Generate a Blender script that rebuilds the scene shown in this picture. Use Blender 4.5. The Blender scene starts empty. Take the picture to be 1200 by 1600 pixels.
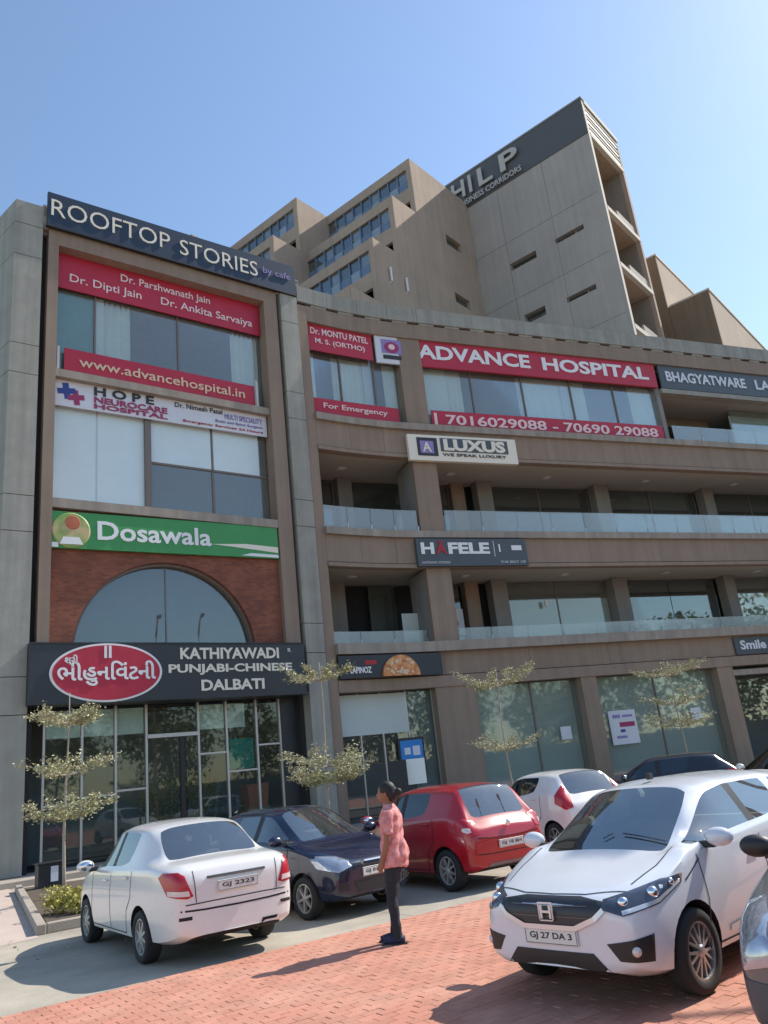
import bpy, bmesh, math, random
from mathutils import Vector, Matrix
from mathutils.bvhtree import BVHTree
from mathutils.geometry import delaunay_2d_cdt
R = math.radians
scene = bpy.context.scene
COL = scene.collection
random.seed(7)

# ------------------------------------------------------------------ camera
CAM_H = 1.85
FPX = 1240.0
cam_d = bpy.data.cameras.new('camera')
cam = bpy.data.objects.new('camera', cam_d)
COL.objects.link(cam)
_up = Vector((178.0 - 600.0, -(-3000.0 - 800.0), -FPX)).normalized()   # world up seen from the camera (x right, y up, z back)
_f = Vector((0, 0, -1)); _f = (_f - _up * _f.dot(_up)).normalized()
_r = _f.cross(_up)
_m = Matrix((_r, _f, _up))          # camera -> world rotation
cam.matrix_world = Matrix.Translation((0, 0, CAM_H)) @ _m.to_4x4()
cam_d.sensor_fit = 'VERTICAL'
cam_d.sensor_height = 36.0
cam_d.lens = FPX / 1600.0 * 36.0
cam_d.clip_start = 0.1
cam_d.clip_end = 3000
scene.camera = cam

# ------------------------------------------------------------------ sky, sun, exposure
SUN_AZ, SUN_EL = R(58.0), R(44.5)
world = bpy.data.worlds.new('World'); scene.world = world; world.use_nodes = True
nt = world.node_tree
bg = nt.nodes['Background']
sky = nt.nodes.new('ShaderNodeTexSky'); sky.sky_type = 'NISHITA'; sky.sun_disc = False
sky.sun_elevation = SUN_EL; sky.sun_rotation = SUN_AZ
sky.air_density = 1.25; sky.dust_density = 0.35; sky.ozone_density = 2.4
nt.links.new(sky.outputs[0], bg.inputs[0]); bg.inputs[1].default_value = 0.15
sun_d = bpy.data.lights.new('sun', 'SUN'); sun_d.energy = 4.4; sun_d.angle = R(0.5); sun_d.color = (1.0, 0.94, 0.84)
sun = bpy.data.objects.new('sun', sun_d); COL.objects.link(sun)
sd = Vector((math.sin(SUN_AZ) * math.cos(SUN_EL), math.cos(SUN_AZ) * math.cos(SUN_EL), math.sin(SUN_EL)))
sun.rotation_euler = sd.to_track_quat('Z', 'Y').to_euler()
sun.location = (30, 30, 60)
scene.view_settings.view_transform = 'Standard'; scene.view_settings.look = 'None'
scene.view_settings.exposure = 0.42; scene.view_settings.gamma = 1.0
scene.view_settings.use_curve_mapping = False
scene.cycles.max_bounces = 6; scene.cycles.transparent_max_bounces = 12

# ------------------------------------------------------------------ materials
def mat(name, col, rough=0.8, metal=0.0, var=0.0, scale=3.0, bump=0.0, bscale=40.0, spec=0.5, col2=None, coat=0.0, streak=0.0, island=0.0, objvar=0.0, emit=None, world=False):
    m = bpy.data.materials.new(name); m.use_nodes = True
    n = m.node_tree.nodes; l = m.node_tree.links; b = n['Principled BSDF']
    b.inputs['Roughness'].default_value = rough; b.inputs['Metallic'].default_value = metal
    b.inputs['Specular IOR Level'].default_value = spec
    b.inputs['Coat Weight'].default_value = coat; b.inputs['Coat Roughness'].default_value = 0.04
    c = (*col, 1)
    b.inputs['Base Color'].default_value = c
    last = None
    if world:
        gp = n.new('ShaderNodeNewGeometry'); tc = type('W', (), {'outputs': {'Object': gp.outputs['Position']}})
    else: tc = n.new('ShaderNodeTexCoord')
    def mul(prev, fac_socket, lo, hi):
        mr = n.new('ShaderNodeMapRange'); mr.inputs[3].default_value = lo; mr.inputs[4].default_value = hi
        l.new(fac_socket, mr.inputs[0])
        mx = n.new('ShaderNodeMix'); mx.data_type = 'RGBA'; mx.blend_type = 'MULTIPLY'; mx.inputs[0].default_value = 1
        if prev is None: mx.inputs[6].default_value = c
        else: l.new(prev, mx.inputs[6])
        cb = n.new('ShaderNodeCombineColor')
        for i in range(3): l.new(mr.outputs[0], cb.inputs[i])
        l.new(cb.outputs[0], mx.inputs[7]); return mx.outputs[2]
    if col2 is not None:
        nz = n.new('ShaderNodeTexNoise'); nz.inputs['Scale'].default_value = scale * 0.6; nz.inputs['Detail'].default_value = 6
        l.new(tc.outputs['Object'], nz.inputs['Vector'])
        mr = n.new('ShaderNodeMapRange'); mr.inputs[1].default_value = 0.38; mr.inputs[2].default_value = 0.62; l.new(nz.outputs[0], mr.inputs[0])
        mx = n.new('ShaderNodeMix'); mx.data_type = 'RGBA'; mx.inputs[6].default_value = c; mx.inputs[7].default_value = (*col2, 1)
        l.new(mr.outputs[0], mx.inputs[0]); last = mx.outputs[2]
    if var:
        nz = n.new('ShaderNodeTexNoise'); nz.inputs['Scale'].default_value = scale; nz.inputs['Detail'].default_value = 8; nz.inputs['Roughness'].default_value = 0.65
        l.new(tc.outputs['Object'], nz.inputs['Vector']); last = mul(last, nz.outputs[0], 1 - var * 1.6, 1 + var * 1.6)
    if streak:      # rain streaks running down walls
        mp = n.new('ShaderNodeMapping'); mp.inputs['Scale'].default_value = (2.2, 2.2, 0.10)
        l.new(tc.outputs['Object'], mp.inputs['Vector'])
        nz = n.new('ShaderNodeTexNoise'); nz.inputs['Scale'].default_value = 1.5; nz.inputs['Detail'].default_value = 6
        l.new(mp.outputs[0], nz.inputs['Vector']); last = mul(last, nz.outputs[0], 1 - streak * 1.5, 1 + streak * 1.2)
    if island:
        g = n.new('ShaderNodeNewGeometry'); last = mul(last, g.outputs['Random Per Island'], 1 - island, 1 + island)
    if objvar:
        g = n.new('ShaderNodeObjectInfo'); last = mul(last, g.outputs['Random'], 1 - objvar, 1 + objvar)
    if last is not None: l.new(last, b.inputs['Base Color'])
    if bump:
        nz = n.new('ShaderNodeTexNoise'); nz.inputs['Scale'].default_value = bscale; nz.inputs['Detail'].default_value = 4
        l.new(tc.outputs['Object'], nz.inputs['Vector'])
        bp = n.new('ShaderNodeBump'); bp.inputs['Strength'].default_value = bump; bp.inputs['Distance'].default_value = 0.02
        l.new(nz.outputs[0], bp.inputs['Height']); l.new(bp.outputs[0], b.inputs['Normal'])
    if emit:
        b.inputs['Emission Color'].default_value = (*emit[0], 1); b.inputs['Emission Strength'].default_value = emit[1]
    return m

def glass(name, tint, refl=0.25, rough=0.02, gcol=(1, 1, 1), fres=0.32, dust=0.0):
    m = bpy.data.materials.new(name); m.use_nodes = True
    n = m.node_tree.nodes; l = m.node_tree.links
    n.remove(n['Principled BSDF'])
    t = n.new('ShaderNodeBsdfTransparent'); t.inputs[0].default_value = (*tint, 1)
    g = n.new('ShaderNodeBsdfGlossy'); g.inputs['Roughness'].default_value = rough; g.inputs[0].default_value = (*gcol, 1)
    lw = n.new('ShaderNodeLayerWeight'); lw.inputs[0].default_value = 0.35
    mr = n.new('ShaderNodeMapRange'); mr.inputs[3].default_value = refl; mr.inputs[4].default_value = min(1, refl + fres)
    l.new(lw.outputs['Fresnel'], mr.inputs[0])
    df = n.new('ShaderNodeBsdfDiffuse'); df.inputs[0].default_value = (0.62, 0.64, 0.62, 1)
    dm = n.new('ShaderNodeMixShader'); dm.inputs[0].default_value = dust; l.new(t.outputs[0], dm.inputs[1]); l.new(df.outputs[0], dm.inputs[2])
    mx = n.new('ShaderNodeMixShader'); l.new(mr.outputs[0], mx.inputs[0]); l.new(dm.outputs[0], mx.inputs[1]); l.new(g.outputs[0], mx.inputs[2])
    l.new(mx.outputs[0], n['Material Output'].inputs[0])
    # slight waviness so that reflections bend from pane to pane
    tc = n.new('ShaderNodeTexCoord'); nz = n.new('ShaderNodeTexNoise'); nz.inputs['Scale'].default_value = 0.7
    l.new(tc.outputs['Object'], nz.inputs['Vector'])
    bp = n.new('ShaderNodeBump'); bp.inputs['Strength'].default_value = 0.025; bp.inputs['Distance'].default_value = 0.05
    l.new(nz.outputs[0], bp.inputs['Height']); l.new(bp.outputs[0], g.inputs['Normal'])
    return m

def car_paint(name, col, rough=0.25):
    m = mat(name, col, rough=rough, spec=0.5, coat=0.8, var=0.03, scale=8)
    n = m.node_tree.nodes; l = m.node_tree.links; b = n['Principled BSDF']
    src = b.inputs['Base Color'].links[0].from_socket
    g = n.new('ShaderNodeNewGeometry'); mx = n.new('ShaderNodeMix'); mx.data_type = 'RGBA'
    l.new(g.outputs['Backfacing'], mx.inputs[0]); l.new(src, mx.inputs[6]); mx.inputs[7].default_value = (0.03, 0.03, 0.032, 1)
    l.new(mx.outputs[2], b.inputs['Base Color'])
    return m

def brick_mat(name, c1, c2, mortar, bw, bh, objspace_rot=(0, 0, 0)):
    m = bpy.data.materials.new(name); m.use_nodes = True
    n = m.node_tree.nodes; l = m.node_tree.links; b = n['Principled BSDF']; b.inputs['Roughness'].default_value = 0.85
    tc = n.new('ShaderNodeTexCoord'); mp = n.new('ShaderNodeMapping'); mp.inputs['Rotation'].default_value = objspace_rot
    l.new(tc.outputs['Object'], mp.inputs['Vector'])
    br = n.new('ShaderNodeTexBrick'); br.inputs['Scale'].default_value = 1; br.inputs['Brick Width'].default_value = bw; br.inputs['Row Height'].default_value = bh
    br.inputs['Mortar Size'].default_value = 0.006; br.inputs['Color1'].default_value = (*c1, 1); br.inputs['Color2'].default_value = (*c2, 1); br.inputs['Mortar'].default_value = (*mortar, 1)
    l.new(mp.outputs[0], br.inputs['Vector'])
    nz = n.new('ShaderNodeTexNoise'); nz.inputs['Scale'].default_value = 1.4; nz.inputs['Detail'].default_value = 8; l.new(mp.outputs[0], nz.inputs['Vector'])
    mr = n.new('ShaderNodeMapRange'); mr.inputs[3].default_value = 0.55; mr.inputs[4].default_value = 1.45; l.new(nz.outputs[0], mr.inputs[0])
    cb = n.new('ShaderNodeCombineColor')
    for i in range(3): l.new(mr.outputs[0], cb.inputs[i])
    mx = n.new('ShaderNodeMix'); mx.data_type = 'RGBA'; mx.blend_type = 'MULTIPLY'; mx.inputs[0].default_value = 1
    l.new(br.outputs[0], mx.inputs[6]); l.new(cb.outputs[0], mx.inputs[7]); l.new(mx.outputs[2], b.inputs['Base Color'])
    bp = n.new('ShaderNodeBump'); bp.inputs['Strength'].default_value = 0.6; bp.inputs['Distance'].default_value = 0.01; bp.invert = True
    l.new(br.outputs['Fac'], bp.inputs['Height']); l.new(bp.outputs[0], b.inputs['Normal'])
    return m

M = {}
M['concrete'] = mat('concrete', (0.335, 0.325, 0.285), 0.88, var=0.18, scale=1.3, bump=0.25, bscale=30, streak=0.26)
M['concrete_dark'] = mat('grey_plaster', (0.25, 0.24, 0.225), 0.9, var=0.12, scale=1.5, streak=0.1)
M['taupe'] = mat('taupe_paint', (0.285, 0.214, 0.163), 0.82, var=0.14, scale=0.7, bump=0.12, bscale=60, streak=0.20)
M['taupe_light'] = mat('pale_taupe_ledge', (0.33, 0.285, 0.24), 0.82, var=0.16, scale=1.2, streak=0.30)
M['soffit'] = mat('soffit_plaster', (0.46, 0.44, 0.38), 0.9, var=0.08, scale=0.8)
M['tower'] = mat('tower_texture_paint', (0.43, 0.325, 0.25), 0.9, var=0.16, scale=0.35, bump=0.2, bscale=20, streak=0.12)
M['tower_grey'] = mat('tower_grey_render', (0.43, 0.385, 0.345), 0.9, var=0.16, scale=0.25, bump=0.2, bscale=14, streak=0.12)
M['tower_band'] = mat('tower_dark_cladding', (0.10, 0.10, 0.105), 0.6, var=0.06, scale=0.5)
M['lit_edge'] = mat('lit_edge_render', (0.62, 0.56, 0.48), 0.85, var=0.08)  # tower edges lightened in the colour as if sunlit
M['dark_slot'] = mat('dark_recess', (0.03, 0.028, 0.028), 0.9)
M['interior'] = mat('dim_interior', (0.24, 0.25, 0.25), 0.9, var=0.2, scale=0.6)
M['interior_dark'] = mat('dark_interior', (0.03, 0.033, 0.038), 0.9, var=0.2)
M['red_sign'] = mat('crimson_vinyl', (0.47, 0.02, 0.05), 0.5, var=0.10, scale=1.0, bump=0.5, bscale=2.2)
M['navy_sign'] = mat('navy_panel', (0.018, 0.032, 0.06), 0.45, var=0.1, scale=1.0)
M['black_sign'] = mat('black_panel', (0.028, 0.032, 0.038), 0.4, var=0.15, scale=1.0)
M['green_sign'] = mat('green_vinyl', (0.05, 0.29, 0.085), 0.5, var=0.12, scale=1.0, bump=0.4, bscale=2.5)
M['white_sign'] = mat('white_vinyl', (0.66, 0.68, 0.74), 0.45, var=0.08, scale=1.5, bump=0.4, bscale=2.2)
M['white'] = mat('white_acrylic', (0.80, 0.80, 0.80), 0.4)
M['cream'] = mat('cream_letter', (0.80, 0.74, 0.62), 0.45)
M['gold'] = mat('gold_letter', (0.75, 0.55, 0.38), 0.45)
M['pinkish'] = mat('pale_pink_letter', (0.85, 0.62, 0.62), 0.45)
M['magenta'] = mat('magenta_ink', (0.35, 0.03, 0.12), 0.5)
M['blue_ink'] = mat('blue_ink', (0.03, 0.06, 0.28), 0.5)
M['violet_ink'] = mat('violet_ink', (0.28, 0.22, 0.50), 0.5)
M['black_ink'] = mat('black_ink', (0.03, 0.03, 0.035), 0.5)
M['red_ink'] = mat('red_ink', (0.42, 0.02, 0.03), 0.5)
M['grey_sign'] = mat('slate_panel', (0.07, 0.085, 0.10), 0.45, var=0.1)
M['orange'] = mat('roasted_orange', (0.55, 0.17, 0.05), 0.6, var=0.35, scale=9, col2=(0.72, 0.36, 0.14))
M['blue_poster'] = mat('bright_blue_print', (0.02, 0.22, 0.62), 0.4, var=0.1)
M['leafy_print'] = mat('emblem_print', (0.55, 0.42, 0.22), 0.5, col2=(0.22, 0.36, 0.08), scale=4)
M['glass'] = glass('window_glass', (0.90, 0.94, 0.93), 0.06, 0.015, (0.92, 0.95, 0.96), dust=.12)
M['glass_dark'] = glass('tinted_window_glass', (0.66, 0.72, 0.72), 0.09, 0.02, (0.88, 0.93, 0.96), dust=.07)
M['glass_rail'] = glass('railing_glass', (0.86, 0.92, 0.92), 0.06, 0.18, (0.85, 0.88, 0.88), fres=.22, dust=.26)
M['shop_glass'] = glass('shop_window_glass', (0.82, 0.88, 0.86), 0.07, 0.03, (0.90, 0.95, 0.95), fres=.26, dust=.12)
M['window_film'] = mat('pale_window_film', (0.62, 0.74, 0.77), 0.22, var=0.07, scale=0.9, spec=0.6)
M['bay_shaded_brown'] = mat('shaded_brown_render', (0.20, 0.145, 0.10), 0.9, var=0.14, scale=0.4, streak=.2)  # shade of the bays' unlit side put into this darker brown
M['rest_glass'] = glass('restaurant_glass', (0.80, 0.86, 0.84), 0.035, 0.02, (0.9, 0.95, 0.95), fres=.20, dust=.015)
M['frost'] = mat('frosted_film', (0.52, 0.58, 0.56), 0.55, var=0.08, scale=0.7)
M['blind'] = mat('pale_blind', (0.82, 0.86, 0.83), 0.8, var=0.05, scale=0.8)
M['curtain'] = mat('pale_curtain', (0.80, 0.85, 0.80), 0.9, var=0.12, scale=2)
M['green_net'] = mat('green_screen_cloth', (0.03, 0.28, 0.23), 0.8, var=0.3, scale=2)
M['frame'] = mat('bronze_frame', (0.18, 0.15, 0.13), 0.5)
M['alu'] = mat('pale_aluminium', (0.55, 0.53, 0.50), 0.4, metal=0.6)
M['pale_frame'] = mat('pale_frame', (0.62, 0.60, 0.58), 0.5)
M['brick'] = brick_mat('red_facing_brick', (0.30, 0.092, 0.050), (0.19, 0.06, 0.038), (0.19, 0.12, 0.09), 0.23, 0.075, (R(-90), 0, 0))
M['terracotta'] = mat('terracotta', (0.45, 0.13, 0.07), 0.7, var=0.1)
M['paver'] = mat('red_paver_single', (0.50, 0.215, 0.145), 0.9, var=0.18, scale=2.0, bump=0.3, bscale=60, objvar=0.08, col2=(0.53, 0.26, 0.18), world=True)
M['paver_many'] = mat('red_paver_field', (0.50, 0.215, 0.145), 0.9, var=0.18, scale=2.0, bump=0.3, bscale=60, island=0.08, col2=(0.53, 0.26, 0.18), world=True)
M['sand'] = mat('sand_joint', (0.48, 0.215, 0.15), 0.95, var=0.15, scale=3)
M['parking'] = mat('parking_concrete', (0.44, 0.385, 0.305), 0.92, var=0.24, scale=0.9, bump=0.25, bscale=25, col2=(0.33, 0.295, 0.24))
M['pave_pink'] = mat('pinkish_paving', (0.50, 0.40, 0.34), 0.92, var=0.14, scale=1.2, bump=0.2, bscale=20)
M['ground'] = mat('dry_grass_ground', (0.13, 0.13, 0.08), 0.95, var=0.2, scale=0.15, bump=0.3, bscale=4)
M['asphalt'] = mat('asphalt', (0.06, 0.06, 0.06), 0.95, var=0.2, scale=1)
M['kerb'] = mat('kerb_concrete', (0.36, 0.31, 0.26), 0.9, var=0.2, scale=3, bump=0.3)
M['soil'] = mat('soil', (0.10, 0.075, 0.055), 0.95, var=0.4, scale=5, bump=0.6, bscale=30)
M['bark'] = mat('bark', (0.38, 0.33, 0.27), 0.9, var=0.2, scale=8)
M['leaf'] = mat('pale_variegated_leaf', (0.38, 0.37, 0.19), 0.7, island=0.45, col2=(0.50, 0.47, 0.30), scale=1.5)
M['leaf_dark'] = mat('hedge_leaf', (0.06, 0.085, 0.025), 0.7, island=0.5, col2=(0.32, 0.27, 0.04), scale=2)
M['leaf_yellow'] = mat('yellow_shrub_leaf', (0.40, 0.36, 0.08), 0.7, island=0.4)
M['black_plastic'] = mat('black_plastic', (0.02, 0.02, 0.022), 0.5)
M['rubber'] = mat('tyre_rubber', (0.022, 0.022, 0.024), 0.85, var=0.2, scale=20)
M['rim'] = mat('alloy_rim', (0.42, 0.42, 0.42), 0.35, metal=0.7, var=0.05)
M['hub'] = mat('grey_wheel_cover', (0.42, 0.42, 0.40), 0.45, metal=0.3)
M['chrome'] = mat('chrome', (0.80, 0.80, 0.82), 0.12, metal=1.0)
M['housing'] = mat('dark_lamp_housing', (0.05, 0.06, 0.09), 0.12, coat=1.0, var=0.3, scale=12)
M['bright'] = mat('brushed_bright_metal', (0.72, 0.73, 0.75), 0.32, metal=0.5)
M['lens'] = mat('headlight_lens', (0.42, 0.46, 0.52), 0.12, metal=0.55, spec=0.9, var=0.3, scale=14, coat=1.0)
M['lens_white'] = mat('reversing_lens', (0.68, 0.60, 0.58), 0.2, coat=1.0)
M['tail'] = mat('red_tail_lens', (0.42, 0.008, 0.022), 0.30, coat=0.3, var=0.25, scale=12)
M['plate'] = mat('number_plate_white', (0.70, 0.70, 0.66), 0.5)
M['seam'] = mat('panel_gap', (0.015, 0.015, 0.016), 0.8)
M['car_glass'] = glass('car_glass', (0.62, 0.70, 0.68), 0.20, 0.01, (0.9, 0.98, 1.0), 0.75, dust=.05)
M['car_glass_dark'] = glass('dark_car_glass', (0.12, 0.15, 0.16), 0.09, 0.01, (0.9, 0.98, 1.0), 0.7)
M['trim'] = mat('grey_upholstery', (0.16, 0.15, 0.14), 0.9)
M['trim_light'] = mat('beige_upholstery', (0.40, 0.37, 0.32), 0.9)
M['under'] = mat('underbody', (0.012, 0.012, 0.012), 0.95)
M['paint_white'] = car_paint('white_car_paint', (0.74, 0.73, 0.71))
M['paint_pearl'] = car_paint('cool_white_car_paint', (0.70, 0.72, 0.76))
M['paint_navy'] = car_paint('navy_car_paint', (0.003, 0.009, 0.036))
M['paint_red'] = car_paint('red_car_paint', (0.38, 0.008, 0.018))
M['paint_black'] = car_paint('black_car_paint', (0.012, 0.014, 0.02))
M['paint_silver'] = car_paint('silver_car_paint', (0.13, 0.135, 0.135))
M['skin'] = mat('skin', (0.28, 0.13, 0.075), 0.6)
M['hair'] = mat('black_hair', (0.012, 0.010, 0.010), 0.6, var=0.2, scale=30)
M['shirt'] = mat('coral_patterned_cotton', (0.74, 0.34, 0.31), 0.9, col2=(0.58, 0.20, 0.19), scale=30, bump=0.5, bscale=12)
M['jeans'] = mat('dark_denim', (0.022, 0.026, 0.036), 0.9, var=0.3, scale=12, bump=0.5, bscale=14)
M['tower_letter'] = mat('weathered_pale_letter', (0.48, 0.46, 0.42), 0.6)
M['shoe'] = mat('navy_shoe', (0.015, 0.022, 0.06), 0.7)
M['galv'] = mat('galvanised_steel', (0.45, 0.46, 0.47), 0.45, metal=0.7)

# ------------------------------------------------------------------ geometry helpers
class G:
    def __init__(s, fmap=None): s.v = []; s.f = []; s.map = fmap
    def add(s, vs, fs):
        o = len(s.v)
        s.v += [s.map(*p) for p in vs] if s.map else [tuple(p) for p in vs]
        s.f += [tuple(i + o for i in f) for f in fs]
    def box(s, x0, x1, y0, y1, z0, z1):
        vs = [(x0, y0, z0), (x1, y0, z0), (x1, y1, z0), (x0, y1, z0), (x0, y0, z1), (x1, y0, z1), (x1, y1, z1), (x0, y1, z1)]
        s.add(vs, [(0, 3, 2, 1), (4, 5, 6, 7), (0, 1, 5, 4), (1, 2, 6, 5), (2, 3, 7, 6), (3, 0, 4, 7)]); return s
    def prism(s, poly, y0, y1):          # outline in x,z extruded along y
        n = len(poly)
        vs = [(p[0], y0, p[1]) for p in poly] + [(p[0], y1, p[1]) for p in poly]
        s.add(vs, [tuple(range(n)), tuple(range(2 * n - 1, n - 1, -1))] + [(i, n + i, n + (i + 1) % n, (i + 1) % n) for i in range(n)]); return s
    def hprism(s, poly, z0, z1):         # outline in x,y extruded along z
        n = len(poly)
        vs = [(p[0], p[1], z0) for p in poly] + [(p[0], p[1], z1) for p in poly]
        s.add(vs, [tuple(range(n - 1, -1, -1)), tuple(range(n, 2 * n))] + [(i, (i + 1) % n, n + (i + 1) % n, n + i) for i in range(n)]); return s
    def tube(s, pts, rad, n=8):
        pts = [Vector(p) for p in pts]; rs = rad if isinstance(rad, (list, tuple)) else [rad] * len(pts)
        vs = []; fs = []
        for i, p in enumerate(pts):
            d = (pts[min(i + 1, len(pts) - 1)] - pts[max(i - 1, 0)]).normalized()
            a = d.cross(Vector((0, 0, 1)) if abs(d.z) < 0.95 else Vector((1, 0, 0))).normalized(); b = d.cross(a)
            for k in range(n):
                t = 2 * math.pi * k / n; vs.append(p + (a * math.cos(t) + b * math.sin(t)) * rs[i])
        for i in range(len(pts) - 1):
            for k in range(n): fs.append((i * n + k, i * n + (k + 1) % n, (i + 1) * n + (k + 1) % n, (i + 1) * n + k))
        fs.append(tuple(range(n - 1, -1, -1))); fs.append(tuple((len(pts) - 1) * n + k for k in range(n)))
        s.add(vs, fs); return s
    def lathe_y(s, prof, n=32, c=(0, 0, 0)):   # profile (radius, y) turned about the y axis
        vs = []; fs = []; m = len(prof)
        for k in range(n):
            t = 2 * math.pi * k / n
            for r, y in prof: vs.append((c[0] + r * math.cos(t), c[1] + y, c[2] + r * math.sin(t)))
        for k in range(n):
            for j in range(m - 1):
                a, b = k * m + j, ((k + 1) % n) * m + j; fs.append((a, b, b + 1, a + 1))
        s.add(vs, fs); return s
    def ball(s, c, r, nu=12, nv=8):
        rr = r if isinstance(r, (tuple, list)) else (r, r, r); vs = [(c[0], c[1], c[2] - rr[2])]; fs = []
        for j in range(1, nv):
            p = -math.pi / 2 + math.pi * j / nv
            for i in range(nu):
                t = 2 * math.pi * i / nu; vs.append((c[0] + rr[0] * math.cos(p) * math.cos(t), c[1] + rr[1] * math.cos(p) * math.sin(t), c[2] + rr[2] * math.sin(p)))
        vs.append((c[0], c[1], c[2] + rr[2])); top = len(vs) - 1
        for i in range(nu):
            fs.append((0, 1 + (i + 1) % nu, 1 + i)); fs.append((top, top - nu + i, top - nu + (i + 1) % nu))
            for j in range(nv - 2):
                a = 1 + j * nu; fs.append((a + i, a + (i + 1) % nu, a + nu + (i + 1) % nu, a + nu + i))
        s.add(vs, fs); return s
    def build(s, name, m, parent=None, smooth=False, loc=None, bevel=0.0):
        me = bpy.data.meshes.new(name); me.from_pydata([tuple(v) for v in s.v], [], s.f); me.update()
        bm = bmesh.new(); bm.from_mesh(me); bmesh.ops.recalc_face_normals(bm, faces=bm.faces)
        if bevel: bmesh.ops.bevel(bm, geom=bm.edges[:], offset=bevel, segments=1, affect='EDGES', clamp_overlap=True)
        bm.to_mesh(me); bm.free()
        return link(name, me, m, parent, smooth, loc)

def link(name, me, m, parent=None, smooth=False, loc=None):
    if m is not None:
        me.materials.clear(); me.materials.append(M[m] if isinstance(m, str) else m)
    o = bpy.data.objects.new(name, me); COL.objects.link(o)
    if smooth: me.polygons.foreach_set('use_smooth', [True] * len(me.polygons))
    if parent is not None: o.parent = parent
    if loc is not None: o.location = loc
    return o

def tag(o, label=None, cat=None, group=None, kind=None):
    if label: o['label'] = label
    if cat: o['category'] = cat
    if group: o['group'] = group
    if kind: o['kind'] = kind
    return o
def empty(name, loc, rz=0.0, label=None, cat=None, group=None):
    o = bpy.data.objects.new(name, None); COL.objects.link(o); o.location = loc; o.rotation_euler = (0, 0, rz); o.empty_display_size = 0.3
    return tag(o, label, cat, group)

# lettering as solid mesh standing on a wall: x right, z up, front towards -y
def text(name, s, m, parent, x0, x1, z0, z1, y=-0.01, depth=0.02, letters=False, bold=0.0, stretch=True):
    cu = bpy.data.curves.new('lettering', 'FONT'); cu.body = s; cu.size = 1; cu.extrude = 0.02; cu.offset = bold; cu.resolution_u = 3
    cu.align_x = 'LEFT'
    o = bpy.data.objects.new('lettering', cu); COL.objects.link(o)
    dg = bpy.context.evaluated_depsgraph_get(); dg.update()
    me = bpy.data.meshes.new_from_object(o.evaluated_get(dg)); bpy.data.objects.remove(o)
    if not len(me.vertices): return None
    xs = [v.co.x for v in me.vertices]; ys = [v.co.y for v in me.vertices]
    ax, bx, ay, by = min(xs), max(xs), min(ys), max(ys)
    sx = (x1 - x0) / max(bx - ax, 1e-4); sz = (z1 - z0) / max(by - ay, 1e-4)
    if not stretch: sx = min(sx, sz)
    for v in me.vertices:
        v.co = Vector((x0 + (v.co.x - ax) * sx, y - depth * (0.5 + v.co.z / 0.04), z0 + (v.co.y - ay) * sz))
    bm = bmesh.new(); bm.from_mesh(me); bmesh.ops.remove_doubles(bm, verts=bm.verts[:], dist=1e-5); bmesh.ops.recalc_face_normals(bm, faces=bm.faces)
    if not letters:
        bm.to_mesh(me); bm.free(); o = link(name, me, m, parent); o['kind'] = 'stuff'; return [o]
    seen = set(); groups = []
    for v in bm.verts:
        if v in seen: continue
        st = [v]; seen.add(v); g = []
        while st:
            a = st.pop(); g.append(a)
            for e in a.link_edges:
                b = e.other_vert(a)
                if b not in seen: seen.add(b); st.append(b)
        groups.append(g)
    groups.sort(key=lambda g: min(v.co.x for v in g)); out = []
    for g in groups:
        idx = {v: i for i, v in enumerate(g)}; gs = set(g)
        fs = [[idx[v] for v in f.verts] for f in bm.faces if f.verts[0] in gs]
        mm = bpy.data.meshes.new(name); mm.from_pydata([tuple(v.co) for v in g], [], fs); mm.update()
        out.append(link(name, mm, m, parent))
    bm.free(); bpy.data.meshes.remove(me); return out
# ------------------------------------------------------------------ frames of reference in the place
PL = 0.15                                   # the buildings stand on a 15 cm plinth
A0 = Vector((-11.089, 23.517)); A_ROT = R(36.87)
dA = Vector((0.8, 0.6)); nA = Vector((-0.6, 0.8))
def fA(s, y=0.0, z=0.0):
    p = A0 + dA * s + nA * y; return Vector((p.x, p.y, z + PL))
# curved wing: plan line of the facade
CP = [Vector((-2.5, 29.95))]; CH = []
for i in range(460):
    h = R(54.5 + 13.0 * min(max(((i + .5) * 0.1 - 0.3) / 4.5, 0), 1)); CH.append(h)
    CP.append(CP[-1] + Vector((math.sin(h), math.cos(h))) * 0.1)
def cB(u, y=0.0):
    i = max(0, min(len(CP) - 2, int(math.floor(u / 0.1)))); t = u / 0.1 - i
    d = (CP[i + 1] - CP[i]) / 0.1; p = CP[i] + d * 0.1 * t
    return p + Vector((-d.y, d.x)) * y
B_ROT = R(90 - 67.5)
def fB(u, y=0.0, z=0.0):
    p = cB(u, y); return Vector((p.x, p.y, z + PL))
P0 = cB(0)
def mapB(u, y, z):
    p = cB(u, y) - P0; return (p.x, p.y, z)
def us(u0, u1):                              # stations along the curve
    r = [u0]; u = u0
    while u < min(u1, 5.0) - 0.31: u += 0.3; r.append(u)
    if r[-1] != u1: r.append(u1)
    return r
def bslab(g, u0, u1, y0, y1, z0, z1):
    L = us(u0, u1); vs = []
    for u in L: vs += [(u, y0, z0), (u, y1, z0), (u, y1, z1), (u, y0, z1)]
    fs = [(0, 1, 2, 3), tuple(len(vs) - 4 + k for k in (3, 2, 1, 0))]
    for i in range(len(L) - 1):
        for k in range(4): fs.append((4 * i + k, 4 * i + (k + 1) % 4, 4 * i + 4 + (k + 1) % 4, 4 * i + 4 + k))
    g.add(vs, fs); return g
TK = 1.3
T0 = Vector((12.94174, 34.08696)) * TK; T_ROT = R(-39.3)
tex_ = Vector((math.cos(T_ROT), math.sin(T_ROT))); tey = Vector((-tex_.y, tex_.x))
def tz(z): return 1.7 + (z - 1.7) * TK

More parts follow.
